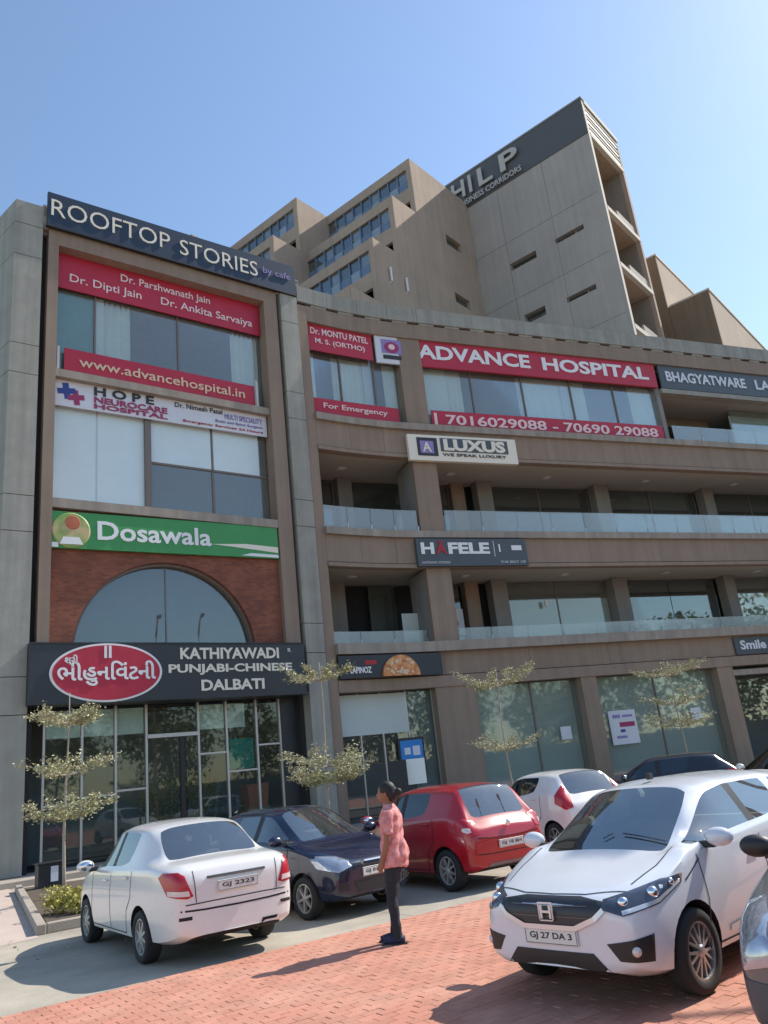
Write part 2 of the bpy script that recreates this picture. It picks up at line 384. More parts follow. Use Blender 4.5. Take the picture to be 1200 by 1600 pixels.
# ------------------------------------------------------------------ ground
tag(G().box(-900, 900, -900, 900, -0.6, -0.02).build('ground', 'ground'), kind='structure')
KD = Vector((0.8, 0.6)); KN = Vector((-0.6, 0.8))
EP = Vector((-4.196, 8.60))                 # a point on the edge between red paving and parking bays
def kp(a, b, o=EP): p = o + KD * a + KN * b; return (p.x, p.y)
pk = tag(G().hprism([kp(-14, 0), kp(45, 0), kp(45, 20), kp(-14, 20)], -0.3, -0.012).build('parking_surface', 'kerb'), kind='structure')
for i in range(-6, 18):
    for j in range(8):
        a, b, c, d = i * 2.5 + .006, i * 2.5 + 2.494, j * 2.5 + .006, j * 2.5 + 2.494
        G().hprism([kp(a, c), kp(b, c), kp(b, d), kp(a, d)], -0.05, 0.0).build('slab', 'parking', pk)
# strip of pinkish paving to the left of the planting bed
tag(G().hprism([(-5.95, 13.3), (-10.1, 21.1), (-12.2, 24.5), (-25, 18), (-12, 6.5)], 0.0, 0.006).build('side_path', 'pave_pink'), kind='structure')
tag(G().hprism([tuple(fA(-14, -1.6)[:2]), tuple(fA(11, -1.6)[:2]), tuple(fB(5, -2.0)[:2]), tuple(fB(40, -2.0)[:2]), tuple(fB(40, 14)[:2]), tuple(fA(-14, 14)[:2])], 0.0, PL - 0.004).build('entrance_plinth', 'kerb'), kind='structure')

# red brick paving: every brick its own piece
pav = tag(G().hprism([kp(-14, -22), kp(40, -22), kp(40, -0.002), kp(-14, -0.002)], -0.3, -0.006).build('red_brick_paving', 'sand'), kind='structure')
BW, BH = 0.20, 0.10
def brick_geo(L, W, H=0.012):
    g = G(); a, b, c = L / 2 - 0.0014, W / 2 - 0.0018, 0.004
    g.add([(-a, -b, -.012), (a, -b, -.012), (a, b, -.012), (-a, b, -.012), (-a, -b, H - .003), (a, -b, H - .003), (a, b, H - .003), (-a, b, H - .003),
           (-a + c, -b + c, H), (a - c, -b + c, H), (a - c, b - c, H), (-a + c, b - c, H)],
          [(0, 1, 5, 4), (1, 2, 6, 5), (2, 3, 7, 6), (3, 0, 4, 7), (4, 5, 9, 8), (5, 6, 10, 9), (6, 7, 11, 10), (7, 4, 8, 11), (8, 9, 10, 11)])
    return g
proto_b = brick_geo(BW, BH).build('brick', 'paver', pav)
cells = []
KROT = R(36.87)
for j in range(1, 130):
    for i in range(-60, 75):
        a = (i + 0.5 * (j % 2)) * BW; b = -(j - 0.5) * BH
        x, y = kp(a, b)
        # only where the camera's neighbourhood can see the ground
        if y < 3.2 or abs(x) > y * 0.62 + 1.6: continue
        cells.append((math.hypot(x, y - 1.5), x, y))
cells.sort()
vis = [c for c in cells if c[2] > 5.1 and abs(c[1]) < c[2] * 0.5]
near = set(id(c) for c in vis[:299])
rb = random.Random(3); g = G(); first = True
for c in cells:
    dz = rb.uniform(-0.0025, 0.0025) ; rz = KROT + rb.uniform(-0.012, 0.012)
    if id(c) in near:
        if first: o = proto_b; first = False
        else: o = proto_b.copy(); COL.objects.link(o)
        o.location = (c[1], c[2], dz - 0.010); o.rotation_euler = (rb.uniform(-.01, .01), rb.uniform(-.01, .01), rz)
    else:
        m = Matrix.Translation((c[1], c[2], dz - 0.010)) @ Matrix.Rotation(rz, 4, 'Z')
        pb = brick_geo(BW, BH); g.add([tuple(m @ Vector(v)) for v in pb.v], pb.f)
o = g.build('brick_field', 'paver_many', pav); tag(o, kind='stuff')

# ------------------------------------------------------------------ corner building (flat front)
A = empty('corner_building', fA(0), A_ROT, 'flat-fronted grey and taupe corner block with a brick arch, stacked banners and rooftop sign', 'building')
# shell behind the front
wx = lambda t: (-0.85 - 0.239 * t, 0.0 + 0.971 * t)
sh = G(); sh.hprism([wx(0.6), (0.1, 0.55), (0.1, 14), wx(14)], 0, 21.9)
sh.build('side_mass', 'concrete_dark', A)
G().box(0.1, 9.6, 9.0, 9.3, 0, 21.9).build('rear_wall', 'concrete_dark', A)
G().box(9.45, 10.75, 1.0, 9.3, 0, 21.6).build('party_wall', 'concrete_dark', A)
G().box(-0.5, 10.75, 0.2, 9.3, 21.3, 21.55).build('roof', 'concrete_dark', A)
# left concrete pillar and left side wall, in panels
zb = [0, 4.35, 5.45, 9.95, 11.15, 15.45, 16.55, 20.05, 21.35, 22.3]
def corner_panel(z0, z1):
    g = G(); i = 0.012
    g.hprism([(0.05, -0.05), (0.05, 0.5), wx(0.5), wx(3.2), (wx(3.2)[0] - 0.03, wx(3.2)[1] - 0.01), (-0.86, -0.05)], z0 + i, z1 - i); return g
for a, b in zip(zb[:-1], zb[1:]): corner_panel(a, b).build('panel', 'concrete', A)
for a, b in zip(zb[:-1], zb[1:]):
    G().hprism([(wx(3.22)[0] - 0.03, wx(3.22)[1] - 0.01), wx(3.22), wx(9), (wx(9)[0] - 0.03, wx(9)[1])], a + .012, b - .012).build('panel', 'concrete', A)
G().box(-0.55, 0.0, 0.03, 0.45, 0, 22.2).build('pillar_core', 'dark_slot', A)
G().box(0.05, 0.27, 0.35, 0.6, 0, 21.3).build('recess', 'dark_slot', A)
# right concrete fin
zf = [0, 1.9, 6.1, 7.2, 11.0, 12.1, 15.6, 16.8, 20.1, 21.45]
for a, b in zip(zf[:-1], zf[1:]): G().box(9.55, 10.36, -0.1, 0.9, a + .012, b - .012).build('panel', 'concrete', A)
G().box(9.6, 10.3, -0.06, 0.85, 0, 21.4).build('fin_core', 'dark_slot', A)
G().box(9.4, 9.56, 0.4, 0.8, 0, 21.4).build('recess', 'dark_slot', A)
G().box(10.35, 10.6, 0.4, 0.95, 0, 21.4).build('recess', 'dark_slot', A)
# taupe picture frame
fr = G(); fr.box(0.27, 0.62, 0.0, 0.62, 6.2, 20.87); fr.build('frame_post', 'taupe', A)
fr = G(); fr.box(8.80, 9.40, 0.0, 0.62, 6.2, 20.87); fr.build('frame_post', 'taupe', A)
G().box(0.27, 9.40, 0.0, 0.62, 20.873, 21.5).build('lintel', 'taupe', A)
G().box(0.05, 10.6, 0.05, 0.35, 21.45, 22.35).build('parapet', 'concrete', A)
G().box(0.05, 10.6, 0.02, 0.40, 22.352, 22.45).build('coping', 'concrete', A)
# storey ledges
def ledge(z0, z1, y0=0.1, y1=0.8, m='taupe_light', s0=0.623, s1=8.797): return G().box(s0, s1, y0, y1, z0, z1).build('ledge', m, A)
ledge(15.66, 15.95); ledge(10.88, 11.2, 0.02)
for z in (15.3, 10.6, 6.0, 19.35): G().box(0.63, 8.79, 0.82, 4.0, z, z + 0.25).build('floor_slab', 'concrete_dark', A)
G().box(0.13, 9.39, 4.0, 4.2, 0, 21.2).build('back_wall', 'interior', A)
G().box(0.62, 8.8, 0.85, 4.0, 20.9, 21.1).build('ceiling', 'concrete_dark', A)
def pane(s0, s1, z0, z1, y, m, par=A, name='window_pane'): return G().box(s0, s1, y, y + 0.02, z0, z1).build(name, m, par)
def drape(s0, s1, z0, z1, y, m, par=A, waves=None, name='curtain'):
    n = max(8, int((s1 - s0) * 14)); vs = []; k = waves or (s1 - s0) * 5
    for i in range(n + 1):
        t = i / n; yy = y + 0.05 * math.sin(t * k * 6.28)
        vs += [(s0 + (s1 - s0) * t, yy, z0), (s0 + (s1 - s0) * t, yy, z1)]
    g = G(); g.add(vs, [(2 * i, 2 * i + 2, 2 * i + 3, 2 * i + 1) for i in range(n)]); return g.build(name, m, par, smooth=True)
def bar(s0, s1, z0, z1, y0=0.56, y1=0.68, m='frame', par=A, name='mullion'): return G().box(s0, s1, y0, y1, z0, z1).build(name, m, par)
# top storey window: green screen cloth, curtains, dark glass
Wn = lambda: None
for a, b, m in ((0.64, 2.04, 'glass'), (2.10, 5.2, 'glass'), (5.26, 8.76, 'glass')): pane(a, b, 15.97, 20.9, 0.60, m)
pane(0.66, 2.04, 16.0, 19.5, 0.74, 'green_net', name='screen_cloth')
pane(2.06, 2.42, 16.0, 19.5, 0.70, 'blind', name='blind')
drape(2.42, 3.45, 16.0, 19.5, 0.80, 'curtain'); drape(7.55, 8.72, 16.0, 19.5, 0.80, 'curtain')
for x in (2.04, 5.2): bar(x, x + 0.06, 15.95, 19.6)
bar(0.72, 0.80, 15.95, 16.95, 0.30, 0.36, 'pale_frame'); bar(8.35, 8.43, 15.95, 17.2, 0.30, 0.36, 'pale_frame')
# middle storey: pale blinds, dark lower panes
for a, b in ((0.64, 2.14), (2.18, 3.84), (4.06, 6.42), (6.50, 8.76)): pane(a, b, 11.2, 15.6, 0.60, 'glass')
pane(0.66, 2.135, 11.3, 15.5, 0.575, 'window_film', name='window_film'); pane(2.185, 3.835, 11.3, 15.5, 0.575, 'window_film', name='window_film')
pane(4.07, 6.41, 13.16, 15.5, 0.575, 'window_film', name='window_film'); pane(6.51, 8.42, 13.16, 15.5, 0.575, 'window_film', name='window_film')
bar(3.84, 4.06, 11.2, 15.6, 0.45, 0.7); bar(6.42, 6.50, 11.2, 15.6); bar(2.14, 2.18, 11.2, 15.6, .58, .66, 'alu'); bar(4.06, 8.76, 13.08, 13.15)
bar(0.62, 8.8, 11.2, 11.28, 0.5, 0.7)
# brick wall with the big arch
arc_c, arc_z, arc_r, arc_w = 4.52, 6.22, 3.08, 3.16
g = G(); n = 40; top = 10.86; y0, y1 = 0.22, 0.52
pts = [(arc_c - arc_w * math.cos(math.pi * i / n), arc_z + arc_r * math.sin(math.pi * i / n)) for i in range(n + 1)]
vs = []; 
xs = [0.625] + [p[0] for p in pts] + [8.795]; zs = [arc_z] + [p[1] for p in pts] + [arc_z]
xs = [p[0] for p in pts]; zs = [p[1] for p in pts]
for x, z in zip(xs, zs): vs += [(x, y0, z), (x, y0, top), (x, y1, z), (x, y1, top)]
fs = []
for i in range(n): 
    a = 4 * i; b = a + 4; fs += [(a, b, b + 1, a + 1), (a, a + 2, b + 2, b), (a + 2, a + 3, b + 3, b + 2)]
g.add(vs, fs); g.box(0.625, arc_c - arc_w, y0, y1, 6.0, top); g.box(arc_c + arc_w, 8.795, y0, y1, 6.0, top)
g.build('arched_brick_wall', 'brick', A)
g = G()      # dark reveal ring set inside the arch
vs = []; fs = []
for i in range(n + 1):
    t = math.pi * i / n; c_, s_ = math.cos(t), math.sin(t)
    for rr, yy in ((1.0, .40), (0.972, .40), (0.972, .62), (1.0, .62)): vs.append((arc_c - arc_w * rr * c_, yy, arc_z + arc_r * rr * s_))
for i in range(n):
    for k in range(4): fs.append((4 * i + k, 4 * i + (k + 1) % 4, 4 * i + 4 + (k + 1) % 4, 4 * i + 4 + k))
g.add(vs, fs); g.build('arch_reveal', 'frame', A)
g = G(); g.prism([(arc_c - arc_w * .98 * math.cos(math.pi * i / n), arc_z + arc_r * .98 * math.sin(math.pi * i / n)) for i in range(n + 1)], 0.58, 0.60); g.build('arch_window', 'glass_dark', A)
G().box(arc_c - 0.02, arc_c + 0.02, 0.56, 0.62, arc_z, arc_z + arc_r * .97).build('mullion', 'frame', A)
G().box(0.63, 8.79, 2.6, 2.7, 6.2, 10.7).build('inner_wall', 'interior', A)
# ground-floor shopfront of the restaurant
for x in (0.72, 1.84, 2.87, 3.86, 5.64, 6.66, 7.80, 8.72): bar(x - .035, x + .035, 0.0, 4.58, 0.74, 0.86, 'alu')
for a, b in ((0.72, 1.84), (1.84, 2.87), (2.87, 3.86), (5.64, 6.66), (6.66, 7.80), (7.80, 8.72)):
    pane(a + .035, b - .035, 0.05, 4.55, 0.80, 'rest_glass')
for a, b, z in ((0.72, 1.84, 1.72), (1.84, 2.87, 1.86), (2.87, 3.86, 1.95), (5.64, 6.66, 2.85), (6.66, 7.80, 2.2), (7.80, 8.72, 3.0)):
    bar(a + .036, b - .036, z, z + .06, 0.76, 0.84, 'alu')
for a, b in ((0.80, 1.80), (1.90, 2.83), (2.92, 3.80), (5.70, 6.60), (6.72, 7.40)): pane(a, b, 3.68, 4.50, 0.85, 'blind', name='blind')
pane(6.75, 7.7, 2.3, 3.3, 0.86, 'green_net', name='green_notice')
bar(3.9, 5.6, 3.5, 3.62, 0.72, 0.88, 'alu', name='door_transom'); pane(3.9, 5.6, 3.62, 4.55, 0.80, 'rest_glass', name='fanlight')
dr = G().box(3.93, 5.15, 0.78, 0.82, 0.05, 3.48).build('glass_door', 'rest_glass', A)
G().box(4.98, 5.12, 0.74, 0.86, 0.05, 3.48).build('door_stile', 'black_plastic', dr)
g = G(); g.box(5.2, 5.6, 0.78, 0.82, 0.05, 3.48); g.build('side_light', 'rest_glass', A)
G().box(8.76, 9.40, 0.7, 0.9, 0, 4.6).build('side_panel', 'black_sign', A)
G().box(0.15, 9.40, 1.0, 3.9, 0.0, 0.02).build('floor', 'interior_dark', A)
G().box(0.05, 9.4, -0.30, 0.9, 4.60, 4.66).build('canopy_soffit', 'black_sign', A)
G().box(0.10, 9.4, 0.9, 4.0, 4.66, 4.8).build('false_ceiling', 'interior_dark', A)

# ------------------------------------------------------------------ curved shopping wing
B = empty('curved_shopping_wing', (P0.x, P0.y, PL), 0, 'long curved three-storey shopping wing with taupe bands, open balconies and glass railings', 'building')
UE = 38.0
def bb(name, m, u0, u1, y0, y1, z0, z1, par=B): g = G(mapB); bslab(g, u0, u1, y0, y1, z0, z1); return g.build(name, m, par)
bb('rear_wall', 'concrete_dark', 0.9, UE, 11, 11.3, 0, 21.3)
bb('roof', 'concrete_dark', 0.0, UE, 0.4, 12, 21.27, 21.45)
bb('end_wall', 'concrete_dark', UE - .3, UE, 0.3, 11, 0, 21.2)
bb('jamb', 'taupe', -0.30, 0.12, 0.0, 0.9, 0, 21.2)
u = -0.3      # parapet panels
k = 0
while u < UE:
    w = 1.5 if u < 5 else 2.9
    bb('parapet_panel', 'concrete', u + .008, min(u + w, UE) - .008, -0.03, 0.30, 21.36, 22.12); u += w
u = 0.4
while u < UE - 1.5:
    bb('spacer_block', 'concrete', u, u + 0.75, 0.02, 0.25, 21.255, 21.357); u += 1.35
bb('parapet_core', 'dark_slot', -0.2, UE, 0.12, 0.28, 21.2, 22.05)
bb('lintel', 'taupe', 0.12, UE, 0.03, 0.6, 20.5, 21.252)
# third storey
def panels(z0, z1, y):
    u = 0.12
    while u < UE:
        w = 1.6 if u < 4.5 else 4.0
        bb('fascia_panel', 'taupe', u + .006, min(u + w, UE) - .006, y, y + .3, z0, z1); u += w
    bb('fascia_core', 'dark_slot', .15, UE, y + .05, y + .28, z0 + .01, z1 - .01)
bb('ledge', 'taupe_light', 0.12, UE, -0.16, 0.7, 15.78, 16.08)
panels(14.66, 15.777, 0.0)
bb('drip_edge', 'taupe', 0.12, UE, -0.06, 0.35, 14.46, 14.62)
bb('floor_slab', 'soffit', 0.12, UE, 0.36, 3.6, 14.6, 15.77)
bb('pier', 'taupe', 4.62, 5.72, 0.10, 1.9, 16.083, 20.498)
bb('back_wall', 'interior', 0.2, 19.2, 2.6, 2.8, 16.1, 20.5)
bb('ceiling', 'soffit', 0.13, UE, 0.61, 3.6, 20.3, 20.48)
for a, b, m in ((0.2, 1.75, 'glass'), (1.8, 3.4, 'glass'), (3.45, 4.6, 'glass'), (5.75, 8.3, 'glass'), (8.36, 11.1, 'glass'), (11.16, 13.9, 'glass'), (13.96, 16.5, 'glass'), (16.56, 19.1, 'glass')):
    g = G(mapB); bslab(g, a, b, 0.50, 0.52, 16.1, 20.45); g.build('window_pane', m, B)
for x in (1.75, 3.4, 8.3, 11.1, 13.9, 16.5): bb('mullion', 'frame', x, x + .06, .45, .58, 16.1, 20.45)
bb('blind', 'blind', 0.22, 0.62, .6, .62, 16.1, 19.3); bb('blind', 'blind', 5.8, 7.1, .6, .62, 16.1, 19.3); bb('blind', 'white_sign', 2.95, 3.35, .6, .62, 16.1, 19.3)
def bdrape(u0, u1, z0, z1, y, m='curtain'):
    n = max(6, int((u1 - u0) * 14)); g = G(mapB); vs = []
    for i in range(n + 1):
        t = i / n; uu = u0 + (u1 - u0) * t; yy = y + .05 * math.sin(uu * 31); vs += [(uu, yy, z0), (uu, yy, z1)]
    g.add(vs, [(2 * i, 2 * i + 2, 2 * i + 3, 2 * i + 1) for i in range(n)]); return g.build('curtain', m, B, smooth=True)
for a, b in ((1.5, 2.95), (3.95, 4.55), (7.1, 7.9), (10.9, 14.9), (17.6, 19.0)): bdrape(a, b, 16.1, 19.3, .68)
bb('blind', 'white_sign', 13.4, 13.7, .58, .60, 16.1, 19.3)
# open terrace at the right end of the third storey
bb('side_wall', 'concrete_dark', 19.15, 19.4, 0.30, 3.4, 16.1, 20.3)
bb('terrace_lip', 'concrete', 19.4, UE, 0.10, 0.6, 18.85, 19.10)
bb('terrace_ceiling', 'soffit', 19.4, UE, 0.6, 5.2, 18.95, 19.12)
bb('terrace_back', 'interior', 19.4, UE, 5.2, 5.4, 16.1, 19.0)
g = G(mapB); bslab(g, 25.2, UE, 1.5, 1.53, 16.1, 18.9); g.build('terrace_glass', 'glass', B)
bb('film', 'frost', 25.2, UE, 1.62, 1.64, 16.1, 18.6)
bb('terrace_beam', 'taupe', 19.4, 25.0, 3.0, 3.3, 18.4, 18.93)
# second storey balcony
bb('ledge', 'taupe_light', 0.12, UE, -0.16, 0.7, 10.80, 11.10)
panels(9.70, 10.797, 0.0)
bb('drip_edge', 'taupe', 0.12, UE, -0.06, 0.35, 9.50, 9.66)
bb('floor_slab', 'soffit', 0.12, UE, 0.36, 3.6, 9.65, 10.79)
# first storey balcony
bb('ledge', 'taupe_light', 0.12, UE, -0.22, 0.9, 6.02, 6.42)
panels(5.10, 6.017, 0.08)
bb('band', 'taupe', 0.12, UE, -0.04, 0.5, 4.62, 5.06)
bb('floor_slab', 'soffit', 0.12, UE, 0.51, 3.6, 4.9, 6.01)
# columns standing through the balconies
bb('column', 'concrete_dark', 4.62, 5.70, 0.30, 1.9, 6.43, 9.49); bb('column', 'concrete_dark', 4.62, 5.70, 0.30, 1.9, 11.11, 14.45)
bb('column_face', 'taupe', 4.60, 5.72, 0.02, 0.297, 6.43, 9.495); bb('column_face', 'taupe', 4.60, 5.72, 0.02, 0.297, 11.105, 14.455)
for zz0, zz1 in ((6.02, 9.64), (11.1, 14.59)):
    for a, b in ((15.95, 16.8), (23.1, 23.8), (9.1, 9.9), (30.2, 31.0)): bb('rear_column', 'concrete_dark', a, b, 2.7, 3.3, zz0, zz1)
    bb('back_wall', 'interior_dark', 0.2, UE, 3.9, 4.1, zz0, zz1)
    bb('side_wall', 'concrete_dark', 0.13, 0.3, 0.4, 3.9, zz0, zz1)
bb('rear_column', 'concrete_dark', 1.6, 2.3, 3.0, 3.5, 6.02, 9.64); bb('rear_column', 'concrete_dark', 2.4, 3.0, 3.0, 3.5, 11.1, 14.59)
bb('rear_column', 'taupe', 7.9, 8.6, 3.1, 3.6, 6.02, 9.64); bb('rear_column', 'taupe', 7.9, 8.6, 3.1, 3.6, 11.1, 14.59)
def bglass(u0, u1, y, z0, z1, m, name='window_pane'): g = G(mapB); bslab(g, u0, u1, y, y + .02, z0, z1); return g.build(name, m, B)
for a, b in ((0.4, 2.3), (3.1, 7.8), (9.9, 12.9), (12.96, 15.9), (16.85, 19.9), (19.96, 23.0), (23.85, 27.0), (27.06, 30.1)):
    bglass(a, b, 3.4, 11.12, 14.55, 'glass_dark'); bb('mullion', 'frame', b, b + .06, 3.36, 3.46, 11.12, 14.58)
bb('inner_wall', 'concrete_dark', 19.0, 22.9, 3.7, 3.8, 11.12, 14.5)
for a, b, m in ((9.95, 12.9, 'frost'), (12.96, 15.9, 'frost'), (23.85, 27.0, 'frost'), (27.06, 30.1, 'frost')): bglass(a, b, 3.35, 6.03, 8.75, m, 'frosted_pane')
for a, b in ((9.95, 12.9), (12.96, 15.9), (23.85, 27.0), (27.06, 30.1)):
    bglass(a, b, 3.30, 6.03, 9.6, 'glass'); bb('mullion', 'frame', b, b + .05, 3.28, 3.4, 6.03, 9.6)
for a, b in ((3.4, 4.5), (16.85, 19.9), (19.95, 23.0), (5.9, 7.7)): bglass(a, b, 3.4, 6.03, 9.6, 'glass_dark')
bb('door_leaf', 'frame', 0.6, 1.5, 3.4, 3.45, 6.03, 8.6); bb('inner_wall', 'concrete_dark', 3.5, 4.4, 3.5, 3.6, 6.03, 9.6)
bb('notice', 'white_sign', 6.35, 7.7, 3.25, 3.28, 7.2, 8.4); bb('notice', 'magenta', 6.6, 7.4, 3.23, 3.245, 7.65, 7.85)
bb('pale_panel', 'frost', 0.3, 0.9, 1.4, 1.42, 6.45, 7.9); bb('pale_panel', 'frost', 3.9, 4.6, 1.4, 1.42, 6.45, 7.9)
bb('light_fitting', 'white', 12.05, 12.2, 3.0, 3.1, 8.35, 8.65)
for k, uu in enumerate((2.0, 7.2, 12.5, 18.5, 24.5)):
    for z in (14.59, 9.64):
        bb('ceiling_light', 'white', uu, uu + .35, 1.8, 2.1, z - .03 if z < 10 else z - .025, z)
# railings, pane by pane, with posts
def railing(u0, u1, y, z0, z1, w):
    n = max(1, round((u1 - u0) / w)); w = (u1 - u0) / n
    for i in range(n):
        a, b = u0 + i * w, u0 + (i + 1) * w
        bglass(a + .012, b - .012, y, z0, z1, 'glass_rail', 'railing_pane')
        bb('railing_clamp', 'galv', b - .03, b + .03, y - .02, y - .004, z0, z0 + .25)
railing(0.15, 4.5, 0.06, 11.10, 12.06, 1.1); railing(5.8, UE, 0.06, 11.10, 12.10, 1.75)
railing(0.15, 4.55, 0.55, 6.42, 7.02, 1.4); railing(5.75, UE, 0.55, 6.42, 7.04, 1.75)
railing(19.45, UE, 0.06, 16.08, 16.95, 1.9)
# ground-floor shops
for a, b in ((4.36, 6.12), (11.2, 11.98), (18.68, 19.62), (26.2, 27.1)): bb('pier', 'taupe', a, b, 0.02, 1.6, 0.0, 4.617)
bb('back_wall', 'interior', 0.2, UE, 4.2, 4.4, 0, 4.9)
bb('floor', 'interior', 0.13, UE, 0.5, 4.2, 0, 0.02)
bb('stall_riser', 'concrete_dark', 6.13, 11.19, 0.45, 0.6, 0, 0.5); bb('stall_riser', 'concrete_dark', 11.99, 18.67, 0.45, 0.6, 0, 0.5)
for a, b in ((6.13, 8.9), (8.96, 11.19), (11.99, 15.3), (15.36, 18.67)): bglass(a, b, 0.50, 0.5, 4.6, 'shop_glass'); bb('mullion', 'frame', b, min(b + .06, 18.68), .46, .56, .5, 4.6)
bb('film', 'frost', 6.2, 11.1, 0.75, 0.77, 0.5, 4.6); bb('film', 'frost', 12.1, 18.6, 0.75, 0.77, 0.5, 4.6)
for a, b in ((0.15, 1.15), (1.2, 2.1), (2.15, 3.2), (3.25, 4.34)): bglass(a, b, .50, 0.05, 4.6, 'glass_dark'); bb('mullion', 'alu', b, b + .05, .46, .56, 0, 4.6)
bb('window_film', 'frost', 0.2, 3.2, .46, .48, 3.05, 4.55); bb('blind', 'frost', 3.3, 4.3, .60, .62, 0.3, 4.55)
bglass(19.63, 26.19, 1.4, 0.0, 4.6, 'glass_dark'); bb('shutter_box', 'taupe_light', 19.63, 26.19, 0.1, 0.5, 4.2, 4.45)

# ------------------------------------------------------------------ stepped office tower behind
T = empty('stepped_office_tower', (T0.x, T0.y, PL), T_ROT, 'tall stepped tan office tower with saw-tooth bays rising behind the wing', 'building')
zt, zbnd = tz(34.72), tz(32.45)
def tb(name, m, x0, x1, y0, y1, z0, z1, par=T): return G().box(x0, x1, y0, y1, z0, z1).build(name, m, par)
# main slab: left face with slots cut by recessed pieces
slots = [(-5.82, -4.19, 27.0, 27.45), (-3.0, -1.33, 27.15, 27.45), (-3.01, -1.36, 23.55, 23.85), (-5.54, -4.27, 23.5, 24.05), (-5.5, -4.1, 19.9, 20.4), (-3.0, -1.4, 20.0, 20.3)]
def wall_with_slots(name, m, x0, x1, z0, z1, holes, place, thick=0.25):
    xs = sorted({x0, x1} | {h[0] for h in holes} | {h[1] for h in holes}); zs = sorted({z0, z1} | {h[2] for h in holes} | {h[3] for h in holes})
    g = G(place)
    for a, b in zip(xs[:-1], xs[1:]):
        for c, d in zip(zs[:-1], zs[1:]):
            if any(h[0] - 1e-6 <= a and b <= h[1] + 1e-6 and h[2] - 1e-6 <= c and d <= h[3] + 1e-6 for h in holes): continue
            g.add([(a, 0, c), (b, 0, c), (b, 0, d), (a, 0, d)], [(0, 1, 2, 3)])
    for h in holes:
        a, b, c, d = h; t = thick
        g.add([(a, 0, c), (b, 0, c), (b, 0, d), (a, 0, d), (a, t, c), (b, t, c), (b, t, d), (a, t, d)], [(0, 1, 5, 4), (1, 2, 6, 5), (2, 3, 7, 6), (3, 0, 4, 7)])
    return g.build(name, m, T)
hl = [(a * TK, b * TK, tz(c), tz(d)) for a, b, c, d in slots]
wall_with_slots('left_wall', 'tower_grey', -15.0, 0.0, 10, zbnd, hl, lambda x, t, z: (x, t, z), 0.5)
for a, b, c, d in hl: tb('window_pane', 'glass_dark', a - .05, b + .05, 0.42, 0.45, c - .05, d + .05)
for z_ in (21.6, 25.2, 28.8): tb('rendered_joint', 'concrete_dark', -14.9, -.3, -.010, .02, tz(z_), tz(z_) + .035)
for x in (-11.0, -7.6, -3.8): tb('rendered_joint', 'concrete_dark', x, x + .03, -.012, .02, tz(20), zbnd - .05)
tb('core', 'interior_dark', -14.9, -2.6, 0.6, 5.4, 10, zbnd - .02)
tb('dark_band', 'tower_band', -15.0, -0.02, -0.06, 0.3, zbnd, zt)
tb('roof', 'tower_grey', -15, -0.3, 0.3, 5.6, zt - .5, zt - .3)
tb('band_coping', 'concrete_dark', -15.0, 0.05, -0.10, 0.36, zt + .002, zt + .14)
tb('rear_wall', 'tower_grey', -15, -0.3, 5.4, 5.6, 10, zt - .5)
# right face: open balconies between a corner post and beams, sunlight put into their pale colour
tb('corner_post', 'lit_edge', -0.28, 0.0, 0.002, 0.35, 10, zt)
levels = [tz(z) for z in (17.4, 20.75, 24.3, 27.7, 32.4)]
for z in levels: tb('balcony_beam', 'lit_edge', -0.28, 0.02, 0.352, 5.6, z, z + 0.34)
for z in levels: tb('balcony_floor', 'tower', -2.4, -0.282, 0.3, 5.4, z, z + 0.2)
tb('recess_wall', 'tower', -2.5, -2.4, 0.3, 5.4, 10, zt - .5)
tb('far_wall', 'tower', -2.4, 0.0, 5.4, 5.75, 10, zt - .8)
for z in levels[1:4]: tb('balcony_parapet', 'tower_grey', -0.25, -0.12, 2.4, 5.4, z + .34, z + 1.1)
for k in range(6): tb('louvre', 'lit_edge' if k % 2 else 'tower_band', -0.26, -0.02, 0.36, 5.7, tz(32.4) + .42 + k * .40, tz(32.4) + .62 + k * .40)
tb('top_beam', 'lit_edge', -0.28, 0.06, 0.36, 5.75, zt - .22, zt + .12)
